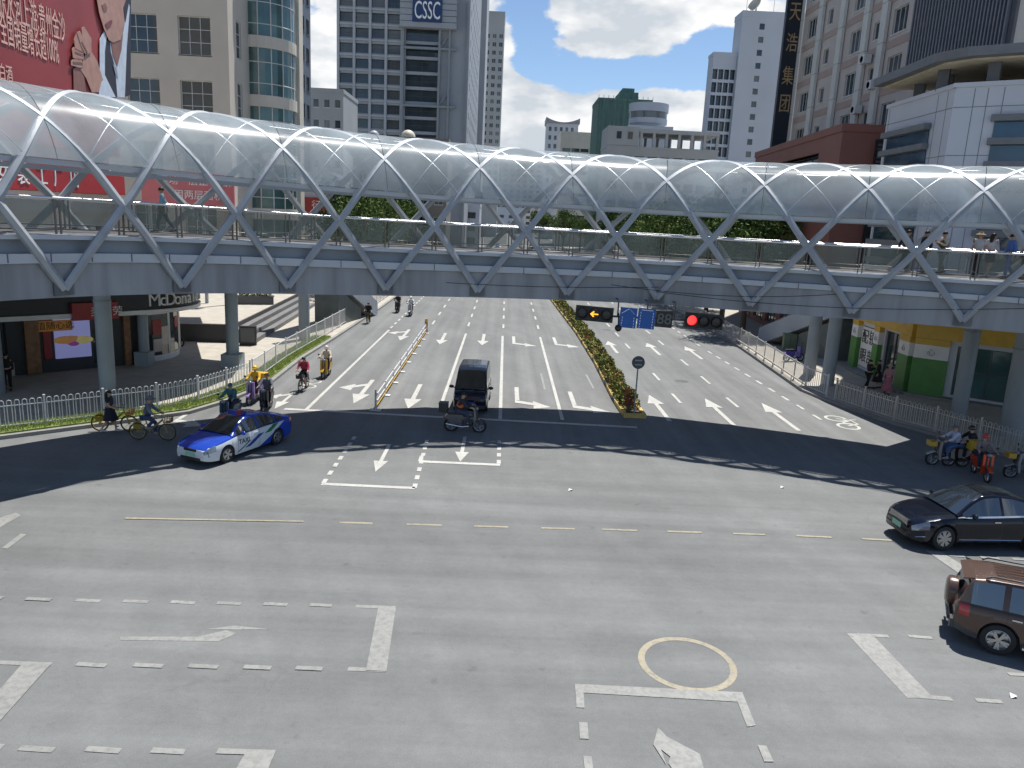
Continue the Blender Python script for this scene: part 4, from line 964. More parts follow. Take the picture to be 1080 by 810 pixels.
mb = MB(); [mb.text(c, .95, rotx90((1.6+1.0*(i % 2), -.065, 2.35-1.2*(i//2)))) for i, c in enumerate('配镜眼部')]; b.part(mb, 'poster_lettering', M['black'])
b = Bld('corner_shop_wing', 'angled right wing of the pharmacy with glazed shop windows and blue louvred windows', 'building', (pc.x+.05, pc.y-.02), (.8, -.6), 15, 7, 16.4, M['panelwhite'])
for a_ in (3.7, 8.0, 12.2): b.w('f', a_, 1.75, 3.2, 2.7, 2, 2, 'darkgrey', 'glassgreen', sill=False)
b.done(M['panelwhite'], .2); shopfront(b, 15, ((.9, 1.7), (5.85, .7), (10.1, .7)))
mb = MB(); mb.box2((3.2, -.42, 5.75), (5.6, -.36, 6.1)); b.part(mb, 'sign_lettering', M['red'])
a0 = b.px(1047, 140)[0]; lv(b, a0, a0+4, 6.8, 14.8, 7); joints(b, (.9, 2.2, a0-.5), (8.2, 10.6, 13, 15.4), 15)
# flat roof slab on stub columns over the corner
rs = thing('roof_canopy', 'thin dark roof slab on stub columns over the white corner building', 'roof', (0, 0, 0))
tl = V((-.035, -1, 0)).normalized(); tr = V((.8, -.6, 0)); nl, nr = V((-1, .035, 0)), V((-.6, -.8, 0))
A_ = V((pc.x+.35, pc.y+Lc+.5, 0))+nl*.9; B_ = pc+nl*.9+V((0, .6, 0)); B2 = pc+nr*1.0+tr*.5; C_ = pc+tr*16+nr*1.0; D_ = C_-nr*7; E_ = A_-nl*8
mb = MB(); mb.prism([p+V((0, 0, 17.7)) for p in (A_, B_, B2, C_, D_, E_)], (0, 0, .45)); mb.build('roof_slab', M['louvre'], rs, fix=True)
mb = MB(); mb.prism([p+V((0, 0, 17.6)) for p in (A_-nl*.6, B_-nl*.5, B2-nr*.6+tr*.2, C_-nr*.6, D_, E_)], (0, 0, .09)); mb.build('soffit', mat('soffit', (.55, .48, .35), .7), rs, fix=True)
for p in (A_-nl*1.9-V((0, 2, 0)), A_-nl*1.9-V((0, 5, 0)), pc-nl*.4+V((0, 2.0, 0)), pc-nr*.6+tr*1.6, pc-nr*.6+tr*6, pc-nr*.6+tr*11):
    mb = MB(); mb.box((p.x, p.y, 17.05), (.55, .55, 1.1), math.atan2(-.6, .8)); mb.build('stub_column', M['darkgrey'], rs)
# ---- far low blocks down the street
for i, (u0, u1, vt, Y, m_, lab) in enumerate(((455, 505, 216, 210, 'panelwhite', 'white flat low block far down the street on the left'), (505, 552, 219, 420, 'ltgrey', 'pale far block closing the end of the street'), (552, 600, 221, 460, 'cream', 'cream far block beside the street end'), (500, 575, 170, 520, 'greyconc', 'broad grey far block closing the street above the low pale ones'), (598, 660, 222, 380, 'ltgrey', 'broad pale block behind the far traffic'), (340, 372, 205, 118, 'panelwhite', 'plain white low block among the left street trees'), (655, 760, 205, 165, 'greyconc', 'grey low block behind the right street trees'))):
    x0, x1 = X_at(u0, Y), X_at(u1, Y); H_ = 8.8+(228+.05*(u0-534)-vt)*Y/811
    b = Bld('low_block', lab, 'building', (x0, Y), (1, 0), x1-x0, 14, H_, M[m_]); n = max(3, int((x1-x0)/4))
    b.grid('f', [(k+.5)*(x1-x0)/n for k in range(n)], [2+3.3*k for k in range(int(H_/3.3))], 2.2, 1.6, 2, 1, 'darkgrey', sill=False); b.done()
# ================================================================== vehicles (forward is +X, origin on the road at mid length)
M['autoglass'] = mat('car_glass', (.012, .016, .02), .04, 0, .1, 1, spec=.9)
M['autoglass'].node_tree.nodes['Principled BSDF'].inputs['IOR'].default_value = 2.0
M['lamp'] = mat('lamp_glass', (.24, .26, .30), .08, .3, .1, 9, spec=.8)
M['tail'] = mat('tail_lamp', (.42, .012, .012), .12, 0, .1, 9, spec=.8)
M['plastic'] = mat('grey_plastic', (.05, .05, .055), .5)
M['plategreen'] = mat('green_plate', (.25, .50, .36), .4, 0, .08, 6)
M['plateblue'] = mat('blue_plate', (.02, .08, .35), .4, 0, .05)
_whl = {}
def wheel_mesh(R, w, spokes=5, rimcol='rim'):
    k = (R, w, spokes, rimcol)
    if k not in _whl:
        mb = MB(); r = R*.66
        mb.lathe([(r, -w*.42), (R*.86, -w*.5), (R*.97, -w*.44), (R, -w*.3), (R, w*.3), (R*.97, w*.44), (R*.86, w*.5), (r, w*.42), (r*.97, 0), (r, -w*.42)], 28, 'Y')
        t = mb.build('wheel', M['rubber'], smooth=35, fix=True)
        mb = MB(); mb.lathe([(r, w*.42), (r*.93, w*.47), (r*.9, w*.40), (r*.9, w*.05), (0, w*.05)], 28, 'Y'); mb.lathe([(r, -w*.42), (r*.93, -w*.47), (r*.9, -w*.40), (r*.9, -w*.05), (0, -w*.05)], 28, 'Y')
        for sd in (1, -1):
            for i in range(spokes):
                a = 2*math.pi*i/spokes
                for da in (-.16, .16):
                    p = V((math.cos(a+da*.4)*r*.16, sd*w*.40, math.sin(a+da*.4)*r*.16)); q = V((math.cos(a+da)*r*.92, sd*w*.44, math.sin(a+da)*r*.92)); mb.beam(p, q, .05, r*.15, 0, up=V((0, 1, 0)))
            mb.lathe([(r*.2, sd*w*.36), (r*.2, sd*w*.47), (0, sd*w*.48)], 14, 'Y')
            mb.lathe([(r*.5, sd*w*.06), (r*.5, sd*w*.12), (r*.2, sd*w*.12)], 18, 'Y', mi=1)
        u = mb.build('rim', [M[rimcol], M['plastic']], smooth=35)
        _whl[k] = (t.data, u.data); bpy.data.objects.remove(t); bpy.data.objects.remove(u)
    return _whl[k]
def add_wheel(root, x, y, R, w, spokes=5, rimcol='rim', steer=0):
    t, u = wheel_mesh(R, w, spokes, rimcol); o = bpy.data.objects.new('wheel', t); COL.objects.link(o); o.parent = root; o.location = (x, y, R); o.rotation_euler = (0, random.uniform(0, 1), steer)
    q = bpy.data.objects.new('rim', u); COL.objects.link(q); q.parent = o; return o
def car(name, label, cat, loc, rz, S):
    """S: L, wheels (xf, xr, R), zlow, top/roof/wid profiles, glass extents, paint."""
    root = thing(name, label, cat, loc, rz); L2 = S['L']/2; xf, xr, R = S['wheels']; Ra = R*1.13
    xs = set()
    n = int(S['L']/.07)
    for i in range(n+1): xs.add(round(-L2+S['L']*i/n, 4))
    for xw in (xf, xr):
        for i in range(-12, 13): xs.add(round(xw+Ra*math.sin(i*math.pi/24), 4))
    for x in S['seams']: xs |= {round(x-.006, 4), round(x+.006, 4)}
    xs = sorted(xs); xs = [x for i, x in enumerate(xs) if i == 0 or x-xs[i-1] > .004]
    def ends(x):                      # bumper tuck
        return S['zlow']+interp(x, S['low'])
    def section(x):
        w, zt, zl = interp(x, S['wid']), interp(x, S['top']), ends(x)
        za = 0
        for xw in (xf, xr):
            if abs(x-xw) < Ra: za = max(za, R*.98+math.sqrt(Ra*Ra-(x-xw)**2))
        h = zt-zl; pts = [(0, zt+.02), (.45*w, zt+.018), (.80*w, zt+.004), (.925*w, zt-.03), (.975*w, zt-.10 if h > .3 else zt-.2*h), (w, zl+.62*h), (.992*w, zl+.50*h), (w, zl+.40*h), (.985*w, zl+.18), (.955*w, zl+.03), (.82*w, zl), (0, zl)]
        if za > 0:
            m = len(pts); out = []
            for i, (y, z) in enumerate(pts):
                if i >= 5: z = max(z, min(za, zt-.12)+.004*(m-i)*(i < 9))
                if i == 9: y = .97*w
                if i == 10: y = .955*w
                out.append((y, z))
            pts = out
        return pts
    paint, trim = S['paint'], M['plastic']
    body = MB(); grp = {}
    secs = [section(x) for x in xs]; m = len(secs[0])
    def face(pts, nm, mi=0):
        (grp.setdefault(nm, MB()) if nm else body).add(pts, [(0, 1, 2, 3)], mi)
    for i in range(len(xs)-1):
        xc = (xs[i]+xs[i+1])/2
        for j in range(m-1):
            for sd in (1, -1):
                q = [V((xs[i], sd*secs[i][j][0], secs[i][j][1])), V((xs[i+1], sd*secs[i+1][j][0], secs[i+1][j][1])), V((xs[i+1], sd*secs[i+1][j+1][0], secs[i+1][j+1][1])), V((xs[i], sd*secs[i][j+1][0], secs[i][j+1][1]))]
                if sd < 0: q = q[::-1]
                mi = 0; nm = None
                if j in (9, 10): mi = 1
                if j == 8 and S.get('cladding'): mi = 1
                if any(abs(xc-s) < .007 for s in S['seams']) and 3 <= j <= 8: mi = 2
                hl = S.get('head')
                if hl and hl[0] < xc < hl[1] and j in hl[2]: nm = 'headlight_l' if sd > 0 else 'headlight_r'
                tl = S.get('tail')
                if tl and tl[0] < xc < tl[1] and j in tl[2]: nm = 'tail_l' if sd > 0 else 'tail_r'
                face(q, nm, mi)
    for k, e in ((0, 1), (len(xs)-1, 0)):
        for sd in (1, -1):
            for j in range(m-1):
                a, b2 = secs[k][j], secs[k][j+1]; zc = .5*(a[1]+b2[1]); mid = sum(p[1] for p in secs[k])/m
                q = [V((xs[k], sd*a[0], a[1])), V((xs[k], sd*b2[0], b2[1])), V((xs[k], 0, b2[1])), V((xs[k], 0, a[1]))]
                if (sd > 0) == bool(e): q = q[::-1]
                body.add(q, [(0, 1, 2, 3)], 1 if j > 8 else 0)
    body.build('body', [paint, trim, M['black']], root, smooth=38, fix=True)
    for nm, mb in grp.items():
        o = mb.build('headlight' if nm.startswith('head') else 'tail_lamp', M['lamp' if nm.startswith('head') else 'tail'], root, smooth=38, fix=True)
    # greenhouse
    r0, r1 = S['roof'][0][0], S['roof'][-1][0]; nx = 56; gx = {r0+(r1-r0)*i/nx for i in range(nx+1)}
    for a, b2 in S['pillars']: gx |= {a, b2}
    gx = sorted(gx); parts = {}
    def gsec(x):
        zb = interp(x, S['top'])-.03; zr = max(zb+.035, interp(x, S['roof'])); h = zr-zb; w = interp(x, S['wid'])*.945; wr = S['wr']*min(1, .55+.45*min(1, h/.2)) if False else S['wr']
        k = min(1, h/S['hh']); wt = w+(wr-w)*k; s = min(.055, h*.35); f = lambda t: (w+(wt-w)*t)
        return [(w, zb), (f(.08), zb+min(.045, .2*h)), (f(1)+.012, zr-s), (f(1)-.03, zr-.008), (f(1)-.085, zr+.004), (.5*f(1), zr+.02), (0, zr+.026)]
    gs = [gsec(x) for x in gx]
    for i in range(len(gx)-1):
        xc = (gx[i]+gx[i+1])/2
        for j in range(6):
            for sd in (1, -1):
                q = [V((gx[i], sd*gs[i][j][0], gs[i][j][1])), V((gx[i], sd*gs[i][j+1][0], gs[i][j+1][1])), V((gx[i+1], sd*gs[i+1][j+1][0], gs[i+1][j+1][1])), V((gx[i+1], sd*gs[i+1][j][0], gs[i+1][j][1]))]
                if sd < 0: q = q[::-1]
                nm = 'roof'
                if j == 1: nm = 'side_window' if (S['gl'][0] < xc < S['gl'][1] and not any(a < xc < b2 for a, b2 in S['pillars'])) else 'roof'
                elif j >= 4: nm = 'windscreen' if xc > S['ws'] else ('rear_window' if xc < S['rw'] else ('sunroof' if S.get('sun') and S['sun'][0] < xc < S['sun'][1] and j == 5 else 'roof'))
                if j == 0: nm = 'waist_trim'
                if nm == 'side_window': nm += 'L' if sd > 0 else 'R'
                parts.setdefault(nm, MB()).add(q, [(0, 1, 2, 3)])
    for nm, mb in parts.items():
        key = nm.rstrip('LR'); mb.build(key, {'roof': S.get('roofpaint', paint), 'waist_trim': S.get('trimm', M['chrome'])}.get(key, M['autoglass']), root, smooth=38, fix=True)
    for sd in (1, -1):
        for x in (xf, xr): add_wheel(root, x, sd*(interp(x, S['wid'])-.115), R, .215, S.get('spokes', 5), S.get('rimcol', 'rim'), S.get('steer', 0) if x == xf else 0)
        mx = S['mirror']; mb = MB(); mb.ball((mx, sd*(interp(mx, S['wid'])+.11), interp(mx, S['top'])+.07), (.07, .12, .075), 12, 8); mb.beam((mx+.02, sd*(interp(mx, S['wid'])*.93), interp(mx, S['top'])+.01), (mx, sd*(interp(mx, S['wid'])+.05), interp(mx, S['top'])+.05), .05, .03)
        mb.build('wing_mirror', S.get('mirrorm', paint), root, smooth=50)
        for x in S['handles']:
            mb = MB(); zt, zl = interp(x, S['top']), ends(x); mb.box((x, sd*(interp(x, S['wid'])*.985+.012), zt-.135), (.2, .03, .032)); mb.build('door_handle', S.get('handlem', M['chrome']), root)
    return root
def plate(root, x, z, m, w=.44, dx=.012):
    MB().box((x, 0, z), (dx*2, w, .14)).build('number_plate', m, root)
# ---- paint
def carpaint(n, c, r=.16, **k): return mat(n, c, r, k.pop('metal', .25), .04, 1.5, coat=.35, spec=.4, **k)
taxi_m = carpaint('taxi_paint', (.02, .065, .42), .2, metal=.0)
def taxi_pattern(m):
    nt = m.node_tree; N = nt.nodes.new; L = nt.links.new; p = nt.nodes['Principled BSDF']; src = p.inputs['Base Color'].links[0].from_socket
    tc = N('ShaderNodeTexCoord'); sp = N('ShaderNodeSeparateXYZ'); L(tc.outputs['Object'], sp.inputs[0]); x, y, z = sp.outputs
    def mt(op, a, b):
        n = N('ShaderNodeMath'); n.operation = op
        for i, q in enumerate((a, b)):
            if isinstance(q, (int, float)): n.inputs[i].default_value = q
            else: L(q, n.inputs[i])
        return n.outputs[0]
    def mix(f, a, col):
        n = N('ShaderNodeMix'); n.data_type = 'RGBA'; L(f, n.inputs[0]); L(a, n.inputs[6]); n.inputs[7].default_value = (*col, 1); return n.outputs[2]
    ay = mt('ABSOLUTE', y, 0); side = mt('GREATER_THAN', ay, .70); e = mt('ADD', x, mt('MULTIPLY', z, 2.0))   # slanting coordinate: lines rise to the rear
    both = lambda *q: q[0] if len(q) == 1 else mt('MULTIPLY', q[0], both(*q[1:]))
    low = mt('LESS_THAN', z, mt('ADD', .945, mt('MULTIPLY', mt('MAXIMUM', mt('SUBTRACT', x, .65), 0), -.14)))
    nose = both(mt('GREATER_THAN', x, 1.95), mt('LESS_THAN', z, .66))
    c = mix(mt('MAXIMUM', both(mt('GREATER_THAN', e, .10), low, side), nose), src, (.60, .65, .70))
    for lo, hi, z0, z1, col in ((.42, .78, .68, .94, (.03, .20, .07)), (.92, 1.24, .36, .74, (.02, .07, .32)), (1.36, 1.48, .28, .60, (.03, .15, .10))):
        c = mix(both(mt('GREATER_THAN', e, lo), mt('LESS_THAN', e, hi), mt('GREATER_THAN', z, z0), mt('LESS_THAN', z, z1), side), c, col)
    L(c, p.inputs['Base Color'])
taxi_pattern(taxi_m)
SED = dict(L=4.86, wheels=(1.45, -1.40, .335), zlow=.17, low=[(-2.43, .16), (-2.1, .05), (-1.8, 0), (1.9, 0), (2.2, .03), (2.43, .10)],
           top=[(-2.43, .86), (-2.36, .99), (-2.15, 1.04), (-1.6, 1.06), (-1.0, 1.0), (0, .965), (.75, .95), (1.0, .965), (1.6, .90), (2.05, .80), (2.3, .69), (2.43, .56)],
           wid=[(-2.43, .66), (-2.36, .77), (-2.1, .875), (-1.2, .915), (1.2, .915), (1.8, .89), (2.1, .83), (2.3, .73), (2.43, .56)],
           roof=[(-2.0, 1.06), (-1.6, 1.20), (-1.15, 1.35), (-.7, 1.44), (-.2, 1.475), (.2, 1.44), (.55, 1.30), (1.12, .985)], wr=.585, hh=.46,
           gl=(-1.72, .95), pillars=[(-.35, -.26), (-1.28, -1.23)], ws=.20, rw=-.85, seams=(.88, -.30, -1.22), head=(1.95, 2.33, (3, 4)), tail=(-2.40, -2.12, (3, 4)), mirror=.72, handles=(-.12, -1.05), sun=(-.62, -.05))
def stand(u, v, u2, v2):                  # heading from two photo points on the road, rear -> front
    a, b = G(u, v), G(u2, v2); return math.atan2((b-a).y, (b-a).x)
# taxi: near-side wheels at (237,487) and (293,472)
def place_by_wheels(uf, vf, ur, vr, xf, xr, w):   # near-side tyre contacts -> origin and heading
    f, r = G(uf, vf), G(ur, vr); d = (f-r).normalized(); h = math.atan2(d.y, d.x); mid = (f+r)/2
    n = V((-d.y, d.x, 0));
    if (CAM-mid).dot(n) > 0: n = -n
    c = mid+n*(w-.1)-d*((xf+xr)/2); return c, h
TX = dict(SED); TX.update(paint=taxi_m, L=4.70, mirrorm=carpaint('taxi_blue', (.012, .05, .40), .2), trimm=M['black'], handlem=taxi_m, sun=None)
TX['wheels'] = (1.40, -1.36, .33); TX['seams'] = (.86, -.30, -1.18)
c, h = place_by_wheels(238, 488, 292, 468.5, 1.29, -1.25, .84)
t = car('taxi', 'blue and white taxi with green slash and roof light turning left in the bridge shadow', 'taxi', c, h, TX)
t.scale = (.92,)*3
mb = MB(); mb.box((-.05, 0, 1.535), (.2, .74, .11)); mb.box((-.05, .2, 1.545), (.22, .2, .14), mi=1); mb.build('roof_light', [carpaint('roof_light_blue', (.03, .06, .35), .3), M['red']], t)
mb = MB(); mb.box((2.352, 0, .62), (.03, .6, .10)); mb.build('grille', M['black'], t)
mb = MB(); mb.box((2.345, 0, .30), (.05, .95, .10)); mb.build('bumper_intake', M['black'], t)
plate(t, 2.37, .45, M['plategreen'])
for sd in (1, -1):
    mb = MB(); mb.tube([(2.33, sd*.52, .62), (2.24, sd*.74, .6), (2.2, sd*.77, .42), (2.30, sd*.62, .34)], .022, 6); mb.build('lamp_surround', M['black'], t)
    mb = MB(); mb.text('TAXI', .26, Matrix.Translation((.55, sd*.926, .66)) @ Matrix.Rotation(R_(180) if sd > 0 else 0, 4, 'Z') @ Matrix.Rotation(R_(90), 4, 'X'), depth=.01); mb.build('door_lettering', mat('letter_navy', (.02, .03, .09), .5), t)
# black sedan, nose to the left
c, h = place_by_wheels(990, 579.5, 1087, 580.5, 1.36, -1.33, .86)
SD = dict(SED); SD.update(paint=carpaint('black_paint', (.006, .008, .016), .1), roofpaint=carpaint('black_roof', (.006, .007, .012), .1), spokes=7, rimcol='rim', sun=(-.95, .12))
SD['wheels'] = (1.45, -1.42, .345)
t = car('sedan', 'black sedan with chrome trim and panoramic roof waiting at the right edge', 'car', c, h, SD); t.scale = (.96, .98, 1.08)
mb = MB()
for k in range(6): mb.box((2.40-.006*k, 0, .56+.028*k), (.05, .98-.02*k, .012))
mb.box((2.36, 0, .63), (.06, .98, .17), mi=1); mb.build('grille', [M['chrome'], M['black']], t)
mb = MB(); mb.tube([(2.40, -.5, .73), (2.43, 0, .735), (2.40, .5, .73)], .012, 6); mb.build('grille_trim', M['chrome'], t)
for sd in (1, -1): mb = MB(); mb.tube([(2.36, sd*.35, .31), (2.26, sd*.72, .33), (2.05, sd*.87, .40)], .016, 6); mb.build('bumper_trim', M['chrome'], t)
for sd in (1, -1): mb = MB(); mb.tube([(x, sd*(interp(x, SD['wid'])*.987), .33) for x in (1.0, 0, -.95)], .012, 5); mb.build('sill_trim', M['chrome'], t)
plate(t, 2.43, .47, M['plategreen'])
# brown SUV, tail to the left
SV = dict(L=4.5, wheels=(1.35, -1.31, .375), zlow=.24, low=[(-2.25, .14), (-2.0, .05), (-1.75, 0), (1.9, 0), (2.25, .12)],
          top=[(-2.25, .98), (-2.18, 1.08), (-1.0, 1.09), (0, 1.07), (.9, 1.06), (1.1, 1.07), (1.7, 1.02), (2.1, .92), (2.25, .70)],
          wid=[(-2.25, .74), (-2.17, .83), (-1.9, .895), (-1.0, .92), (1.2, .92), (1.9, .87), (2.15, .76), (2.25, .60)],
          roof=[(-2.2, 1.06), (-2.10, 1.35), (-1.98, 1.63), (-1.6, 1.69), (-.5, 1.73), (.1, 1.70), (.45, 1.58), (1.16, 1.09)], wr=.66, hh=.62,
          gl=(-1.95, 1.0), pillars=[(-.28, -.19), (-1.33, -1.2)], ws=.16, rw=-1.97, seams=(.95, -.24, -1.2), head=(1.85, 2.2, (3, 4, 5)), tail=(-2.20, -1.99, (3, 4)), mirror=.8, handles=(-.08, -1.02), cladding=True,
          paint=carpaint('brown_paint', (.095, .056, .043), .25, metal=.1), spokes=5, trimm=M['black'])
f = G(1048, 689); hd = R_(-27)
d = V((math.cos(hd), math.sin(hd), 0)); n = V((-d.y, d.x, 0)); n = n if n.y > 0 else -n
c = f+n*.77+d*1.24
t = car('off_roader', 'brown off roader with rear mounted spare wheel cover and roof rails', 'car', c, hd, SV); t.scale = (.93,)*3
mb = MB(); mb.lathe([(0, -.24), (.27, -.23), (.34, -.19), (.355, -.12), (.35, 0), (0, 0)], 28, 'X', (-2.2, .05, .98)); mb.build('spare_wheel_cover', SV['paint'], t, smooth=40, fix=True)
for sd in (1, -1): mb = MB(); mb.tube([(.25, sd*.60, 1.72), (.15, sd*.60, 1.80), (-1.6, sd*.60, 1.775), (-1.72, sd*.60, 1.70)], .022, 8); mb.build('roof_rail', M['plastic'], t, smooth=50)
mb = MB()
for i in range(6): mb.box((-.75, -.42+i*.168, 1.757), (1.5, .03, .012))
mb.build('roof_rib', SV['paint'], t)
mb = MB(); mb.prism([(-2.17, -.56, 1.565), (-1.93, -.60, 1.635), (-1.93, .60, 1.635), (-2.17, .56, 1.565)], (0, 0, .03)); mb.build('spoiler', SV['paint'], t, fix=True)
mb = MB(); mb.box((-2.24, 0, .48), (.14, 1.5, .2)); mb.box((-2.33, 0, .44), (.06, 1.1, .05), mi=1); mb.build('rear_bumper', [M['plastic'], M['chrome']], t)
mb = MB(); mb.tube([(-1.95, -.5, .30), (-2.3, -.5, .29)], .035, 8); mb.build('exhaust', M['chrome'], t)
for sd in (1, -1): mb = MB(); mb.box((0, sd*.97, .36), (1.7, .12, .05)); mb.build('side_step', M['stainless'], t)
# dark microvan facing us
VN = dict(L=3.9, wheels=(1.25, -1.2, .30), zlow=.2, low=[(-1.95, .06), (-1.7, 0), (1.7, 0), (1.95, .05)],
          top=[(-1.95, 1.02), (1.2, 1.02), (1.45, 1.03), (1.62, .99), (1.8, .90), (1.92, .80), (1.95, .70)],
          wid=[(-1.95, .70), (-1.88, .76), (-1.6, .79), (1.4, .79), (1.75, .765), (1.9, .72), (1.95, .66)],
          roof=[(-1.94, 1.03), (-1.86, 1.5), (-1.74, 1.80), (-1.4, 1.87), (0, 1.90), (.55, 1.86), (.85, 1.78), (1.55, 1.03)], wr=.655, hh=.78,
          gl=(-1.7, 1.42), pillars=[(.28, .36), (-.72, -.64)], ws=.78, rw=-1.84, seams=(1.0, .32, -.68), head=(1.70, 1.88, (3, 4, 5)), tail=(-1.93, -1.82, (4, 5, 6)), mirror=1.32, handles=(.45, -.55),
          paint=carpaint('navy_black_paint', (.010, .014, .030), .16), roofpaint=carpaint('van_roof', (.05, .055, .06), .25), trimm=M['black'], handlem=M['black'], mirrorm=M['black'], rimcol='rim')
p = G(496, 436.5); t = car('microvan', 'dark navy microvan stopped at the line facing the camera behind a motorcycle', 'van', (p.x+.02, p.y+1.95, 0), R_(-92), VN)
mb = MB(); mb.box((1.945, 0, .72), (.06, .95, .16)); 
for k in range(3): mb.box((1.98, 0, .67+.05*k), (.02, .93, .012), mi=1)
mb.build('grille', [mat('grille_red', (.10, .035, .04), .4), M['chrome']], t)
plate(t, 1.97, .48, M['plateblue']); mb = MB(); mb.box((1.94, 0, .33), (.12, 1.35, .16)); mb.build('bumper', M['plastic'], t)
mb = MB(); mb.beam((1.58, -.45, 1.06), (1.38, .05, 1.2), .03, .02); mb.beam((1.58, .15, 1.06), (1.40, .6, 1.18), .03, .02); mb.build('wiper', M['black'], t)
# ---- far traffic: three plain small cars with wheels and windows, copied down the street
def far_car(col, label):
    S = dict(SED); S.update(paint=carpaint('far_'+label[:5].strip(), col, .25)); return S
fars = []
for i, (col, lab) in enumerate((((.62, .62, .62), 'small white car in the far traffic queue seen through the bridge railing'), ((.30, .31, .33), 'small silver car in the far traffic queue seen through the bridge railing'), ((.04, .05, .08), 'small dark car in the far traffic queue seen through the bridge railing'))):
    fars.append(car('far_car', lab, 'car', (7.2+2.9*i, 118+7*i, 0), R_(90), far_car(col, lab)))
    fars[-1]['group'] = 'far '+('white', 'silver', 'dark')[i]+' cars down the street'
for k in range(26):
    i = random.choice((0, 0, 0, 1, 2)); ln = k % 4; X = (7.2, 10.1, 13.0, -2.2)[ln]; Y = 128+(k//4)*15+random.uniform(-3, 3)+ln*3
    dup(fars[i], (X+random.uniform(-.2, .2), Y, 0), R_(90 if ln < 3 else -90))

# ---- two wheelers
def wheel2(root, x, R, w, m, spokes=True, rimm='rim'):
    mb = MB(); mb.tube([(math.cos(a)*R*.94, 0, math.sin(a)*R*.94) for a in [i*math.pi/14 for i in range(28)]], w, 8, closed=True)
    o = mb.build('wheel', M['rubber'], root, smooth=50, loc=(x, 0, R))
    mb = MB(); mb.tube([(math.cos(a)*R*.84, 0, math.sin(a)*R*.84) for a in [i*math.pi/14 for i in range(28)]], w*.6, 6, closed=True); mb.cyl((0, -.05, 0), (0, .05, 0), .035, 8)
    for i in range(8 if spokes else 5):
        a = i*math.pi*2/(8 if spokes else 5); mb.tube([(math.cos(a)*.03, 0, math.sin(a)*.03), (math.cos(a)*R*.84, 0, math.sin(a)*R*.84)], .006 if spokes else .018, 5)
    mb.build('rim', m, o, smooth=50); return o
def bicycle(label, loc, rz, frame_m, basket_m, group=None):
    r = thing('bicycle', label, 'bicycle', loc, rz, group); R = .33
    wheel2(r, .55, R, .022, frame_m); wheel2(r, -.52, R, .022, frame_m)
    mb = MB(); bbk, st, hd = V((-.08, 0, .30)), V((-.22, 0, .78)), V((.40, 0, .80))
    for a, b2, rr in ((bbk, st, .024), (bbk+V((0, 0, .05)), hd, .034), (V((.44, 0, .66)), (.55, .06, R), .016), (V((.44, 0, .66)), (.55, -.06, R), .016), (V((.36, 0, .92)), (.45, 0, .64), .022), (bbk, (-.52, .05, R), .014), (bbk, (-.52, -.05, R), .014), (st-V((-.03, 0, .12)), (-.52, .05, R), .012), (st-V((-.03, 0, .12)), (-.52, -.05, R), .012)): mb.tube([a, b2], rr, 8)
    mb.build('frame', frame_m, r, smooth=50)
    mb = MB(); mb.tube([(-.72, 0, .55), (-.62, 0, .66), (-.5, 0, .70), (-.38, 0, .66)], .03, 6); mb.box((-.52, 0, .5), (.3, .05, .16)); mb.build('mudguard', frame_m, r, smooth=50)
    mb = MB(); mb.tube([(.22, .28, 1.0), (.33, .2, 1.02), (.37, 0, .94), (.33, -.2, 1.02), (.22, -.28, 1.0)], .014, 6); mb.build('handlebar', M['black'], r, smooth=50)
    mb = MB(); mb.ball((-.24, 0, .86), (.14, .085, .04), 12, 6); mb.cyl((-.22, 0, .75), (-.24, 0, .85), .014, 6); mb.build('saddle', M['black'], r, smooth=50)
    mb = MB()
    for z, k in ((.72, .8), (.80, .9), (.90, 1.0)): mb.tube([(.50, -.16*k, z), (.50+.24*k, -.16*k, z), (.50+.24*k, .16*k, z), (.50, .16*k, z)], .009, 5, closed=True)
    for i in range(4): mb.beam((.53+.06*i, -.15, .72), (.53+.06*i, -.16, .9), .02, .01); mb.beam((.53+.06*i, .15, .72), (.53+.06*i, .16, .9), .02, .01)
    mb.box((.62, 0, .715), (.2, .28, .012)); mb.box((.735, 0, .80), (.012, .28, .16)); mb.build('basket', basket_m, r)
    mb = MB(); mb.beam((-.08, .09, .30), (.05, .11, .17), .03, .02); mb.beam((-.08, -.09, .30), (-.2, -.11, .43), .03, .02); mb.box((.05, .15, .16), (.1, .09, .025)); mb.box((-.2, -.15, .44), (.1, .09, .025)); mb.build('pedal_crank', M['black'], r)
    return r
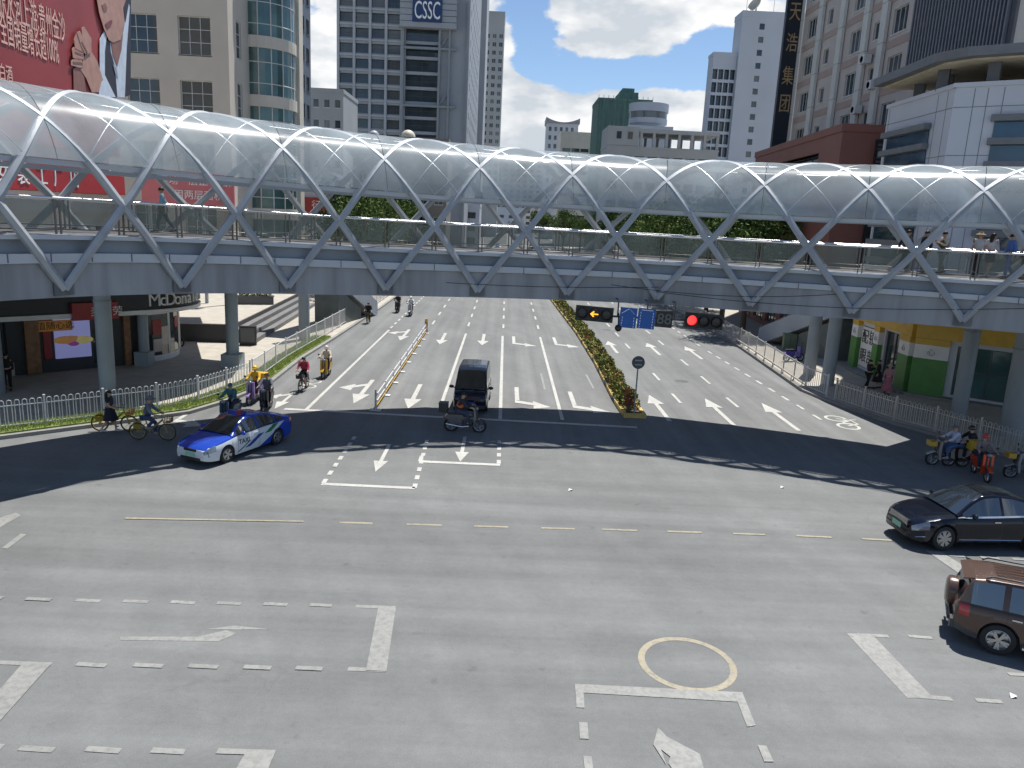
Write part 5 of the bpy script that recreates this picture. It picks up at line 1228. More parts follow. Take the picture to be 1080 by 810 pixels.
def scooter(label, loc, rz, body_m, box=None, cat='scooter', name='scooter', group=None, seat_m=None, big=1.0, basket=None):
    r = thing(name, label, cat, loc, rz, group); R = .25*big
    wheel2(r, .62, R, .05*big, M['rim'], False); wheel2(r, -.55, R, .055*big, M['rim'], False)
    sh = lambda pts, w, nm, m: MB().prism([(x, -w/2, z) for x, z in pts], (0, w, 0)).build(nm, m, r, fix=True)
    sh([(-.82, .62), (-.72, .72), (-.1, .74), (.0, .62), (-.02, .36), (-.18, .30), (-.45, .34), (-.66, .46)], .26, 'rear_body', body_m)
    sh([(-.1, .30), (.38, .30), (.42, .24), (.0, .22), (-.15, .25)], .28, 'footboard', M['plastic'])
    sh([(.36, .26), (.44, .26), (.50, .60), (.46, 1.0), (.38, 1.02), (.40, .62)], .36, 'leg_shield', body_m)
    sh([(.42, .56), (.58, .58), (.82, .47), (.86, .42), (.60, .53), (.45, .50)], .15, 'front_mudguard', body_m)
    mb = MB(); mb.box((-.38, 0, .79), (.66, .25, .08)); mb.ball((-.12, 0, .78), (.14, .12, .06), 12, 6); mb.build('seat', seat_m or M['black'], r, smooth=50)
    mb = MB(); mb.tube([(.30, .33, 1.06), (.40, .22, 1.08), (.44, 0, 1.04), (.40, -.22, 1.08), (.30, -.33, 1.06)], .018, 6); mb.build('handlebar', M['black'], r, smooth=50)
    mb = MB(); mb.ball((.50, 0, .99), (.07, .1, .08), 12, 8); mb.build('headlight', M['lamp'], r, smooth=50)
    mb = MB(); mb.beam((.47, .06, .95), (.62, .065, R), .04, .04); mb.beam((.47, -.06, .95), (.62, -.065, R), .04, .04); mb.build('fork', M['plastic'], r)
    for sd in (1, -1): mb = MB(); mb.tube([(.40, sd*.22, 1.08), (.38, sd*.27, 1.22)], .008, 5); mb.ball((.38, sd*.28, 1.26), (.015, .06, .045), 10, 6); mb.build('mirror', M['black'], r, smooth=50)
    mb = MB(); mb.box((-.84, 0, .58), (.05, .18, .07)); mb.build('tail_lamp', M['tail'], r)
    if name == 'motorcycle':
        mb = MB(); mb.box((.12, 0, .40), (.42, .26, .26)); mb.cyl((.2, -.17, .36), (.2, .17, .36), .11, 12); mb.build('engine', M['plastic'], r, smooth=40)
        mb = MB(); mb.ball((.16, 0, .74), (.27, .15, .13), 14, 8); mb.build('fuel_tank', body_m, r, smooth=60)
        mb = MB(); mb.tube([(.2, -.16, .28), (-.1, -.18, .24), (-.75, -.19, .34)], .04, 8); mb.build('exhaust', M['chrome'], r, smooth=50)
    if box:
        mb = MB(); mb.box((-.88, 0, 1.0), (.36, .42, .34)); mb.box((-.88, 0, 1.185), (.38, .44, .03)); mb.box((-.80, 0, .80), (.3, .2, .04)); mb.build('top_box', box, r)
    if basket:
        mb = MB(); mb.box((.72, 0, .80), (.26, .32, .02)); [mb.box(c_, d_) for c_, d_ in (((.60, 0, .89), (.02, .32, .18)), ((.85, 0, .89), (.02, .34, .2)), ((.72, .16, .89), (.26, .02, .18)), ((.72, -.16, .89), (.26, .02, .18)))]; mb.build('basket', basket, r)
    return r
# ================================================================== people (forward is +X, origin on the ground)
def skin_mesh(name, verts, edges, radii, m, parent, root=0, sub=2):
    me = bpy.data.meshes.new(name); me.from_pydata([tuple(v) for v in verts], edges, []); me.materials.append(m)
    o = bpy.data.objects.new(name, me); COL.objects.link(o); o.parent = parent
    o.modifiers.new('skin', 'SKIN').use_smooth_shade = True
    lay = me.skin_vertices[0] if len(me.skin_vertices) else me.attributes.new('', 'FLOAT', 'POINT')
    for i, r in enumerate(radii):
        d = lay.data[i]; d.radius = (r, r) if not isinstance(r, tuple) else r; d.use_root = (i == root)
    s = o.modifiers.new('sub', 'SUBSURF'); s.levels = sub; s.render_levels = sub
    return o
def cloth(name, col, **k): return mat(name, col, .85, 0, .14, 6, .2, 60, **k)
def lerp(a, b, t): return V(a).lerp(V(b), t)
M['lips'] = mat('lips', (.32, .12, .10), .5)
def stand_pose(walk=0.0, arm=0.0, lean=0.0, bag=False):
    J = dict(pel=(0, 0, .93), chest=(.01+lean*.3, 0, 1.26), neck=(.0+lean*.45, 0, 1.45), head=(.03+lean*.5, 0, 1.575), top=(.015+lean*.5, 0, 1.66))
    for s, y in (('L', 1), ('R', -1)):
        k = walk*y
        J['sh'+s] = (lean*.4, y*.175, 1.40); J['el'+s] = (-.03-k*.35+lean*.4, y*.225, 1.13); J['wr'+s] = (.06-k*.55+arm*.2, y*.235, .90+abs(arm)*.2)
        J['hip'+s] = (0, y*.09, .90); J['kn'+s] = (.03+k*.5, y*.10, .50); J['an'+s] = (-.02+k*.95-(.10 if k < 0 else 0), y*.10, .085+(.05 if k < 0 else 0)); J['toe'+s] = (.16+k*.95-(.10 if k < 0 else 0), y*.115, .03+(.01 if k < 0 else 0))
    return J
def phone_pose():
    J = stand_pose(.12); J['elR'] = (.06, -.23, 1.14); J['wrR'] = (.26, -.12, 1.27); J['elL'] = (.05, .23, 1.14); J['wrL'] = (.25, .10, 1.22); return J
def scoot_pose(big=1.0, lean=.08):
    J = dict(pel=(-.30, 0, .90), chest=(-.22+lean, 0, 1.22), neck=(-.18+lean, 0, 1.40), head=(-.14+lean, 0, 1.53), top=(-.16+lean, 0, 1.62))
    for s, y in (('L', 1), ('R', -1)):
        J['sh'+s] = (-.19+lean, y*.18, 1.35); J['el'+s] = (.03+lean, y*.27, 1.12); J['wr'+s] = (.28, y*.30, 1.09)
        J['hip'+s] = (-.28, y*.10, .88); J['kn'+s] = (.14, y*.17, .80); J['an'+s] = (.14, y*.15, .38); J['toe'+s] = (.30, y*.16, .33)
    return J
def bike_pose():
    J = dict(pel=(-.24, 0, .93), chest=(-.12, 0, 1.24), neck=(-.06, 0, 1.42), head=(-.01, 0, 1.54), top=(-.03, 0, 1.63))
    for s, y, kn, an in (('L', 1, (.12, .11, .62), (.05, .13, .24)), ('R', -1, (.14, -.11, .80), (-.14, -.13, .52))):
        J['sh'+s] = (-.08, y*.18, 1.37); J['el'+s] = (.05, y*.25, 1.14); J['wr'+s] = (.22, y*.27, 1.04)
        J['hip'+s] = (-.22, y*.09, .90); J['kn'+s] = kn; J['an'+s] = an; J['toe'+s] = (an[0]+.16, an[1], an[2]-.04)
    return J
def sit_pose():
    J = dict(pel=(0, 0, .52), chest=(.04, 0, .84), neck=(.07, 0, 1.02), head=(.11, 0, 1.14), top=(.09, 0, 1.23))
    for s, y in (('L', 1), ('R', -1)):
        J['sh'+s] = (.05, y*.17, .97); J['el'+s] = (.12, y*.22, .72); J['wr'+s] = (.33, y*.12, .64)
        J['hip'+s] = (.02, y*.10, .50); J['kn'+s] = (.42, y*.13, .50); J['an'+s] = (.40, y*.13, .09); J['toe'+s] = (.56, y*.14, .03)
    return J
def person(label, loc, rz, J, top=(.3, .3, .3), bottom=(.05, .06, .1), long_sleeve=True, skirt=None, head='hair', headcol=None, scale=1.0, group=None, shorts=False, longhair=False, mask=False, vest=None, shoes=(.03, .03, .03)):
    r = thing('person', label, 'person', loc, rz, group); r.scale = (scale,)*3
    J = {k: V(v) for k, v in J.items()}
    names = ['pel', 'chest', 'neck', 'head', 'top']; vs = [J[n] for n in names]; ed = [(0, 1), (1, 2), (2, 3), (3, 4)]; ra = [(.115, .085), (.115, .085), (.050, .053), (.083, .098), (.05, .055)]
    # nose and chin belong to the same surface
    f = V((1, 0, 0))
    for s in 'LR':
        b = len(vs); vs += [J['sh'+s], J['el'+s], J['wr'+s]]; ra += [.062, .044, .03]; ed += [(1, b), (b, b+1), (b+1, b+2)]
        d = (J['wr'+s]-J['el'+s]).normalized(); y = 1 if s == 'L' else -1; side = d.cross(V((0, y, .3))).normalized()
        palm = J['wr'+s]+d*.075; vs.append(palm); ra.append((.036, .018)); ed.append((b+2, b+3))
        curl = V((0, 0, -.02))
        for k, (off, ln) in enumerate(((-.030, .066), (-.011, .078), (.010, .074), (.029, .058))):
            q = len(vs); base = palm+side*off+d*.012; vs += [base+d*ln*.5, base+d*ln+curl]; ra += [.0095, .008]; ed += [(b+3, q), (q, q+1)]
        q = len(vs); vs += [palm-side*.045+V((0, -y*.012, 0)), palm-side*.055+d*.035+V((0, -y*.02, 0))]; ra += [.011, .009]; ed += [(b+2, q), (q, q+1)]
        b = len(vs); vs += [J['hip'+s], J['kn'+s], J['an'+s], J['toe'+s]]; ra += [.085, .058, .038, .035]; ed += [(0, b), (b, b+1), (b+1, b+2), (b+2, b+3)]
    skin_mesh('body', vs, ed, ra, M['skin'], r, 0, 1)
    hd = J['head']
    for y in (1, -1):
        mb = MB(); mb.ball(hd+V((.083, y*.034, .008)), (.012, .016, .010), 8, 5); mb.build('eye', M['hair'], r, smooth=60)
        mb = MB(); mb.ball(hd+V((-.005, y*.086, -.005)), (.025, .014, .034), 8, 5); mb.build('ear', M['skin'], r, smooth=60)
    mb = MB(); mb.ball(hd+V((.098, 0, -.018)), (.018, .014, .022), 8, 5); mb.build('nose', M['skin'], r, smooth=60)
    mb = MB(); mb.box(hd+V((.085, 0, -.058)), (.012, .045, .010)); mb.build('mouth', M['lips'], r)
    hc = headcol or (.012, .010, .009)
    if head == 'hair' or longhair:
        mb = MB(); mb.ball(hd+V((-.012, 0, .030)), (.102, .095, .098), 16, 9, z0=-.25)
        if longhair: mb.tube([hd+V((-.07, 0, .04)), hd+V((-.105, 0, -.09)), hd+V((-.12, 0, -.24))], [.075, .085, .04], 10)
        mb.build('hair', M['hair'], r, smooth=60)
    if head == 'helmet':
        hm = mat('helmet_paint', hc, .25, 0, .06, coat=.4); mb = MB(); mb.ball(hd+V((-.012, 0, .035)), (.135, .122, .128), 18, 10, z0=-.35); mb.ball(hd+V((.085, 0, .03)), (.07, .10, .012), 12, 6); mb.build('helmet', hm, r, smooth=50)
    if head == 'hat':
        hm = cloth('hat_cloth', hc); mb = MB(); mb.lathe([(.0, .10), (.075, .095), (.098, .03), (.105, .02), (.19, -.012), (.19, -.02), (.10, .008), (.0, .01)], 20, 'Z', hd+V((-.005, 0, .06))); mb.build('sun_hat', hm, r, smooth=40)
    if head == 'cap':
        hm = cloth('cap_cloth', hc); mb = MB(); mb.ball(hd+V((-.008, 0, .035)), (.108, .1, .1), 16, 8, z0=-.05); mb.ball(hd+V((.115, 0, .04)), (.075, .075, .010), 12, 5); mb.build('cap', hm, r, smooth=50)
    tm = cloth('top_cloth', top)
    vs = [lerp(J['pel'], J['chest'], .05), J['chest'], lerp(J['chest'], J['neck'], .80)]; ra = [(.172, .14), (.185, .148), (.088, .085)]; ed = [(0, 1), (1, 2)]
    for s in 'LR':
        b = len(vs); e = J['el'+s]; sh = J['sh'+s]
        vs += [sh, e if long_sleeve else lerp(sh, e, .7)]; ra += [.083, .062]; ed += [(1, b), (b, b+1)]
        if long_sleeve: vs.append(lerp(e, J['wr'+s], .92)); ra.append(.046); ed.append((b+1, b+2))
    skin_mesh('top_garment', vs, ed, ra, tm, r, 0, 2)
    if vest:
        vm = cloth('vest_cloth', vest); skin_mesh('vest', [lerp(J['pel'], J['chest'], .2), J['chest'], lerp(J['chest'], J['neck'], .6)], [(0, 1), (1, 2)], [(.215, .175), (.225, .185), (.135, .12)], vm, r, 0, 2)
    bm_ = cloth('bottom_cloth', bottom)
    if skirt:
        mb = MB(); zt = lerp(J['pel'], J['chest'], .25); n = 18
        ctr = lerp((J['knL']+J['knR'])/2, (J['anL']+J['anR'])/2, skirt-1 if skirt > 1 else 0); rings = []
        for k in range(6):
            t = k/5; c = lerp(zt, ctr, t); rr = .15+.13*t; rings.append([c+V((math.cos(a)*rr*(1+.06*math.cos(6*a)*t), math.sin(a)*rr*(1+.06*math.cos(6*a)*t), 0)) for a in [2*math.pi*i/n for i in range(n)]])
        vs = [p for g in rings for p in g]; fs = [(k*n+i, k*n+(i+1) % n, (k+1)*n+(i+1) % n, (k+1)*n+i) for k in range(5) for i in range(n)]
        mb.add(vs, fs); mb.build('skirt', bm_, r, smooth=70, fix=True)
    else:
        vs = [J['pel']+V((0, 0, .04))]; ra = [(.165, .13)]; ed = []
        for s in 'LR':
            b = len(vs); vs += [J['hip'+s], J['kn'+s] if not shorts else lerp(J['hip'+s], J['kn'+s], .9)]; ra += [.108, .078 if not shorts else .1]; ed += [(0, b), (b, b+1)]
            if not shorts: vs.append(lerp(J['kn'+s], J['an'+s], .92)); ra.append(.058); ed.append((b+1, b+2))
        skin_mesh('trousers', vs, ed, ra, bm_, r, 0, 2)
    sm = cloth('shoe_cloth', shoes); mb = MB()
    for s in 'LR':
        a, t = J['an'+s], J['toe'+s]; mb.tube([a+V((-.05, 0, -.03)), lerp(a, t, .45)+V((0, 0, -.01)), t+V((.05, 0, .008))], [.048, .052, .03], 10)
    mb.build('shoes', sm, r, smooth=60)
    return r
def rider(label, veh, J, dx=0.0, dz=0.0, **k):
    c = veh.location; a = veh.rotation_euler.z
    return person(label, (c.x+math.cos(a)*dx, c.y+math.sin(a)*dx, dz), a, J, **k)

def at_ground(u, v): p = G(u, v); return (p.x, p.y, 0)
LANE = R_(-90)                           # towards the camera
sc_ = lambda n, c: carpaint(n, c, .25)
yel, wht, blk = sc_('bike_yellow', (.42, .30, .03)), sc_('scooter_white', (.62, .62, .6)), sc_('scooter_black', (.015, .015, .018))
# motorcycle crossing in front of the microvan
v = scooter('dark silver motorcycle with a black top box crossing in front of the navy microvan', at_ground(489.5, 455), R_(-3), sc_('moto_grey', (.12, .12, .13)), M['black'], 'motorcycle', 'motorcycle', big=1.08)
rider('rider in an orange safety vest and dark cap on the dark silver motorcycle', v, scoot_pose(), top=(.03, .035, .05), vest=(.70, .15, .03), head='cap', headcol=(.03, .03, .035))
# two bicycles by the left kerb
v = bicycle('pale yellow bicycle nearest the kerb under the left fence, orange basket', at_ground(121, 455), R_(6), yel, mat('orange_basket', (.55, .16, .05), .5))
p = G(117, 455.5); person('pedestrian in a dark dress walking the bicycle along the left kerb', (p.x, p.y, 0), R_(6), stand_pose(.2, .6), top=(.015, .018, .035), bottom=(.012, .014, .03), long_sleeve=False, skirt=.9, longhair=True, scale=.97, shoes=(.5, .5, .5))
v = bicycle('olive yellow bicycle ridden towards the taxi nose', at_ground(161, 464), R_(3), sc_('bike_olive', (.36, .28, .06)), mat('tan_basket', (.35, .2, .06), .5))
rider('cyclist in a grey jacket, jeans and grey sun hat on the olive bicycle', v, bike_pose(), top=(.15, .17, .21), bottom=(.045, .07, .15), head='hat', headcol=(.16, .16, .17), shoes=(.25, .25, .25))
# riders waiting and coming down the cycle lane
v = scooter('lilac fronted delivery scooter by the grass verge', at_ground(269, 424), R_(-96), sc_('scooter_lilac', (.42, .28, .62)), M['yellow'])
rider('courier in yellow jacket and yellow helmet on the lilac scooter', v, scoot_pose(), top=(.70, .40, .03), bottom=(.03, .03, .05), head='helmet', headcol=(.75, .50, .04))
v = scooter('black scooter with a white apron standing behind the taxi', at_ground(281.5, 433), R_(-88), blk)
rider('rider in a dark grey jacket and black cape on the black scooter behind the taxi', v, scoot_pose(), top=(.13, .14, .17), bottom=(.012, .012, .016), head='cap', headcol=(.02, .02, .025))
v = scooter('scooter mostly hidden behind the taxi roof', at_ground(243, 446), R_(-100), sc_('scooter_blue', (.06, .12, .2)))
rider('rider in a teal jacket and teal cap half hidden behind the taxi roof', v, scoot_pose(), top=(.06, .17, .21), bottom=(.03, .05, .08), head='cap', headcol=(.07, .16, .19))
v = bicycle('dark bicycle coming down the cycle lane beneath the red jacketed rider', at_ground(320.5, 411.5), R_(-93), blk, blk)
rider('cyclist in a red top and black skirt coming down the cycle lane', v, bike_pose(), top=(.33, .03, .06), bottom=(.012, .012, .016), skirt=.8, longhair=True)
v = scooter('bright yellow scooter following down the cycle lane', at_ground(344, 397.5), R_(-93), sc_('scooter_yellow', (.62, .36, .02)))
rider('rider in a cream jacket and pale helmet on the bright yellow scooter', v, scoot_pose(), top=(.55, .48, .38), bottom=(.04, .035, .03), head='helmet', headcol=(.6, .55, .5))
v = bicycle('far yellow bicycle beside the white fence panels', at_ground(388.5, 341), R_(-90), yel, M['black'])
rider('far cyclist in black beside the white fence panels', v, bike_pose(), top=(.015, .015, .02), bottom=(.02, .02, .025))
v = scooter('far black motorcycle with a wide dark fairing', at_ground(419.5, 329.5), R_(-92), blk, big=1.1, name='motorcycle', cat='motorcycle')
rider('far rider in black on the dark motorcycle', v, scoot_pose(), top=(.02, .02, .025), bottom=(.02, .02, .025), head='helmet', headcol=(.02, .02, .02))
v = scooter('far white scooter to the right of the dark motorcycle', at_ground(433, 333), R_(-92), wht)
rider('far rider in white shirt and white helmet on the white scooter', v, scoot_pose(), top=(.6, .6, .62), bottom=(.05, .05, .07), head='helmet', headcol=(.7, .7, .7))
# the group waiting under the right side deck
v = scooter('yellow framed scooter with a yellow basket at the front of the right group', at_ground(999, 491), R_(176), sc_('scooter_cream', (.42, .38, .34)), basket=M['yellow'], seat_m=M['plastic'])
rider('rider in a white shirt and blue jeans on the scooter with a yellow basket', v, scoot_pose(), top=(.50, .52, .66), bottom=(.06, .12, .24), head='cap', headcol=(.12, .13, .15), shoes=(.3, .3, .3))
v = scooter('dark scooter half hidden behind the white shirted rider', at_ground(1016, 492), R_(178), blk)
rider('rider all in black behind the white shirted rider', v, scoot_pose(), top=(.015, .017, .022), bottom=(.015, .016, .02), head='helmet', headcol=(.02, .02, .022))
v = scooter('scooter with a bright red orange front panel facing the camera', at_ground(1033, 503), R_(-100), sc_('scooter_redorange', (.62, .08, .03)), M['yellow'])
rider('rider in a grey jacket and red helmet behind the red orange panel', v, scoot_pose(), top=(.22, .18, .18), bottom=(.02, .03, .06), head='helmet', headcol=(.45, .03, .04))
v = scooter('silver scooter with a yellow basket at the right picture edge', at_ground(1083, 505), R_(172), sc_('scooter_silver', (.34, .34, .35)), basket=M['yellow'])
# pedestrians on the right pavement by the pharmacy
p = G(914, 410, .13); person('pedestrian in black eating beside the pharmacy door', (p.x, p.y, .13), R_(10), phone_pose(), top=(.012, .013, .016), bottom=(.012, .013, .016))
p = G(924, 410, .13); person('pedestrian in a long black coat by the pharmacy door', (p.x, p.y, .13), R_(150), stand_pose(.08), top=(.012, .012, .014), bottom=(.015, .015, .018), skirt=1.2)
p = G(934.5, 416, .13); person('pedestrian in a long rose patterned dress with pale scarf', (p.x, p.y, .13), R_(-120), stand_pose(.1), top=(.40, .22, .24), bottom=(.40, .14, .18), skirt=1.7, head='hat', headcol=(.4, .36, .34))
v = scooter('parked violet scooter beside the right piers', (G(836, 381, .13).x, G(836, 381, .13).y, .13), R_(20), sc_('scooter_violet', (.08, .06, .32)))
p = G(16, 412, .13); person('pedestrian in dark clothes standing by the leftmost pier', (p.x-.3, p.y, .13), R_(-60), stand_pose(.05), top=(.02, .022, .02), bottom=(.015, .015, .018))
# people on the bridge deck
def on_deck(u, off, label, rz, J, **k):
    best = min((BP(s*.1, off, 1.9) for s in range(20, 570)), key=lambda q: abs((q-CAM).dot(RV)/(q-CAM).dot(F_)*FPX+540-u))
    return person(label, best, rz, J, **k)
on_deck(173, 3.9, 'pedestrian in a light blue shirt walking at the left end of the bridge', R_(200), stand_pose(.28, lean=.05), top=(.30, .48, .58), bottom=(.03, .035, .04))
on_deck(951, 2.0, 'pedestrian in dark clothes striding behind a rib crossing', R_(10), stand_pose(.32, lean=.1), top=(.05, .045, .06), bottom=(.025, .025, .03))
on_deck(973, 2.6, 'pedestrian in a dark jacket just right of the rib crossing', R_(190), stand_pose(.12), top=(.03, .03, .035), bottom=(.03, .03, .035))
on_deck(990, 2.9, 'pedestrian with yellow and black sleeves raising a hand', R_(185), phone_pose(), top=(.60, .55, .48), bottom=(.16, .17, .15), vest=(.14, .10, .03))
on_deck(1028, 2.2, 'pedestrian in a white shirt and straw hat on the bridge', R_(-150), stand_pose(.1), top=(.62, .60, .62), bottom=(.06, .055, .055), head='hat', headcol=(.50, .38, .24), long_sleeve=False)
on_deck(1040, 2.4, 'pedestrian in a loose white top and dark shorts on the bridge', R_(30), stand_pose(.16), top=(.66, .62, .66), bottom=(.04, .035, .04), shorts=True, longhair=True, shoes=(.6, .6, .6))
on_deck(1060, 2.2, 'pedestrian in bright blue smock on the bridge', R_(170), stand_pose(.14), top=(.10, .20, .52), bottom=(.07, .13, .34))
on_deck(1078, 2.8, 'pedestrian in pale grey at the right picture edge on the bridge', R_(180), stand_pose(.1), top=(.4, .4, .42), bottom=(.05, .05, .05))
# ================================================================== fences, barriers, hedge, signals, trees, stairs
def resample(L_, step):
    s = [0]
    for a, b in zip(L_, L_[1:]): s.append(s[-1]+(b-a).length)
    n = int(s[-1]/step); o = []
    for k in range(n+1):
        d = k*step
        i = max(j for j in range(len(s)) if s[j] <= d+1e-6); i = min(i, len(L_)-2); t = (d-s[i])/(s[i+1]-s[i]); o.append(L_[i].lerp(L_[i+1], t))
    return o
M['fencewhite'] = mat('fence_paint', (.66, .66, .66), .45, .1, .1, 3)
M['fenceold'] = mat('fence_paint_old', (.46, .43, .40), .5, .1, .2, 3)
def hoop_panel(L_, H_=1.08):
    mb = MB(); n = 8; p = L_/n; r = p*.31
    for i in range(n):
        x = (i+.5)*p; mb.tube([(x-r, 0, .12), (x-r, 0, H_-r)]+[(x-r*math.cos(a), 0, H_-r+r*math.sin(a)) for a in [math.pi*k/6 for k in range(1, 6)]]+[(x+r, 0, H_-r), (x+r, 0, .12)], .0155, 5)
    mb.box((L_/2, 0, H_-.21), (L_, .026, .03)); mb.box((L_/2, 0, .12), (L_, .03, .035)); return mb
def bar_panel(L_, H_=1.15):
    mb = MB()
    for z in (.14, H_): mb.box((L_/2, 0, z), (L_, .035, .045))
    for i in range(11): mb.box(((i+.5)*L_/11, 0, (H_+.14)/2), (.028, .018, H_-.18))
    return mb
def fence_run(name, label, line, step, z, pan, m, ph=1.16):
    pts = resample(line, step); r = thing(name, label, 'fence', (pts[0].x, pts[0].y, z)); p0 = V((pts[0].x, pts[0].y, 0))
    pm = pan(step-.08).build('fence_panel', m, r); po = MB(); po.box((0, 0, ph/2), (.06, .06, ph)); po.box((0, 0, ph+.015), (.085, .085, .03)); po.box((0, 0, .012), (.16, .16, .02)); po = po.build('fence_post', m, r)
    for i in range(len(pts)):
        q = pts[i]-p0; d = (pts[min(i+1, len(pts)-1)]-pts[max(i-1, 0)] if i == len(pts)-1 else pts[i+1]-pts[i]); a = math.atan2(d.y, d.x)
        o = po if i == 0 else place_copy(po, r); o.location = q; o.rotation_euler = (0, 0, a)
        if i < len(pts)-1:
            o = pm if i == 0 else place_copy(pm, r); o.location = q+V((math.cos(a), math.sin(a), 0))*.04; o.rotation_euler = (0, 0, a)
    return r
lf = offset(KL, .78); rf = offset(KR, -.40)
i0 = 1; cut = min(range(len(KL)), key=lambda i: (KL[i]-G(283, 408)).length)
fence_run('arched_fence', 'white fence of arched hoops behind the grass verge on the left', lf[1:cut+1], 2.05, .16, hoop_panel, M['fencewhite'])
far = [p for p in lf[cut:]]; far = far[:-1]+[V((far[-2].x-.1, 190, 0))]
fence_run('panel_fence', 'white upright bar fence running up the left side of the street', far, 2.2, .14, bar_panel, M['fencewhite'], 1.22)
cr_ = min(range(len(KR)), key=lambda i: (KR[i]-G(864, 421)).length)
fence_run('arched_fence', 'old greyish fence of arched hoops curving round the right corner', rf[1:cr_+1][::-1] if False else rf[1:cr_+1], 2.05, .13, hoop_panel, M['fenceold'])
far = rf[cr_:]; far = far[:-1]+[V((far[-2].x, 170, 0))]
fence_run('panel_fence', 'grey upright bar fence running up the right side of the street', far, 2.2, .13, bar_panel, mat('fence_grey', (.52, .52, .52), .45, .1, .1, 3), 1.22)
gr_ = offset(KR, -.10); far = gr_[cr_+1:-1]+[V((gr_[-2].x, 120, 0))]; pts = resample(far, 2.0)
r = thing('guard_rail', 'low steel guard rail on the right kerb in front of the grey fence', 'rail', (0, 0, 0))
MB().tube([p+V((0, 0, .50)) for p in pts], .035, 6).build('rail', M['fenceold'], r)
for p in pts[:30]: mb = MB(); mb.cyl(p+V((0, 0, .12)), p+V((0, 0, .5)), .028, 8); mb.build('rail_post', M['fenceold'], r)
# ---- lane divider
a, b_ = G(396, 433), G(449, 352); d = (b_-a); n = 9; r = thing('lane_barrier', 'white steel lane divider with a red and yellow post at its far end', 'barrier', (a.x, a.y, 0), math.atan2(d.y, d.x)); L_ = d.length
for z, m_, w in ((.66, 'fencewhite', .07), (.36, 'fencewhite', .05), (.16, 'yellow', .06)): mb = MB(); mb.box((L_/2, 0, z), (L_, .045, w)); mb.build('rail', M[m_], r)
for i in range(n): mb = MB(); mb.box((L_*i/(n-1), 0, .4 if i else .48), (.07, .07, .72 if i else .92)); mb.box((L_*i/(n-1), 0, .03), (.3, .5, .05)); mb.build('barrier_post', M['fencewhite'] if i else mat('post_grey', (.5, .52, .5), .5), r)
mb = MB()
for k in range(4): mb.cyl((L_+.25, 0, .05+k*.26), (L_+.25, 0, .31+k*.26), .11, 14, k % 2)
mb.build('warning_post', [M['red'], M['yellow']], r, smooth=40)
# ---- median with kerb and hedge
ml = [G(657, 439.5), G(646.4, 423.5), G(626.7, 384), G(607, 351.8), G(583, 320)]
dfar = (ml[-1]-ml[2]).normalized(); ml += [ml[-1]+dfar*40, ml[-1]+dfar*160]
w_m = 1.05
kb = MB(); pts = resample(ml, .9)[:120]
for i in range(len(pts)-1):
    p, q = pts[i], pts[i+1]; t = (q-p).normalized(); nrm = V((t.y, -t.x, 0))
    for e in (0, w_m-.16):
        P4 = [p+nrm*e, q-t*.02+nrm*e, q-t*.02+nrm*(e+.16), p+nrm*(e+.16)]
        kb.add([v+V((0, 0, z)) for z in (0, .2) for v in P4], [(4, 7, 6, 5), (0, 1, 5, 4), (1, 2, 6, 5), (2, 3, 7, 6), (3, 0, 4, 7)], 1 if i % 4 == 3 else 0)
t = (pts[1]-pts[0]).normalized(); nrm = V((t.y, -t.x, 0)); p = pts[0]
kb.box(p+nrm*w_m/2-t*.09+V((0, 0, .1)), (w_m, .16, .2), math.atan2(nrm.y, nrm.x))
tag(kb.build('kerb', [mat('kerb_yellow', (.58, .42, .12), .6, 0, .2, 3), mat('kerb_black', (.05, .05, .045), .6, 0, .2, 3)], fix=True), kind='structure')
sb = MB(); c0, c1 = [x+nrm*.17 for x in pts], [x+nrm*(w_m-.17) for x in pts]
for i in range(len(pts)-1): sb.add([v+V((0, 0, .12)) for v in (c0[i], c0[i+1], c1[i+1], c1[i])], [(0, 3, 2, 1)])
tag(sb.build('soil', mat('soil', (.09, .07, .05), .9, 0, .2, 5)), kind='structure')
lv_ = [mat('hedge_a', (.10, .14, .035), .8, 0, .25, 3, spec=.15), mat('hedge_b', (.20, .22, .06), .8, 0, .25, 3, spec=.15), mat('hedge_c', (.055, .085, .025), .8, 0, .25, 3, spec=.15), mat('hedge_red', (.30, .09, .05), .8, 0, .2, 3, spec=.15), mat('hedge_ochre', (.32, .24, .09), .8, 0, .2, 3, spec=.15)]
def leafq(mb, p, s, mi):
    a = V((random.gauss(0, 1), random.gauss(0, 1), random.gauss(0, 1))).normalized(); b = a.cross(V((random.gauss(0, 1), random.gauss(0, 1), random.gauss(0, 1)))).normalized(); c = a.cross(b)*.45
    mb.add([p-b*s, p+c*s, p+b*s, p-c*s], [(0, 1, 2, 3)], mi)
hd_ = MB(); ph = [random.uniform(0, 6) for _ in range(6)]
for i in range(1, len(pts)-1):
    p, q = pts[i], pts[i+1]; dist = p.length; cnt = int(260*min(1, 40/dist)**1.1)
    for _ in range(cnt):
        u = random.random(); c = p.lerp(q, u)+nrm*(w_m/2); arc = i*.9+u*.9
        h = .62+.16*math.sin(arc*1.3+ph[0])+.12*math.sin(arc*2.9+ph[1])
        an = random.uniform(0, math.pi); rad = random.random()**.35
        pos = c+nrm*math.cos(an)*.46*rad+V((0, 0, .16+h*rad*math.sin(an)**.7))
        patch = math.sin(arc*.8+ph[2])+.6*math.sin(arc*2.1+ph[3])
        mi = random.choice((0, 1, 1, 4, 2)) if patch < .55 else random.choice((3, 4, 1, 0)) if patch < 1.0 else random.choice((4, 1, 1, 0))
        leafq(hd_, pos, random.uniform(.05, .10)*(1+dist/110), mi)
tag(hd_.build('hedge', lv_), 'mixed green and reddish hedge planted along the yellow kerbed median', 'hedge', kind='stuff')
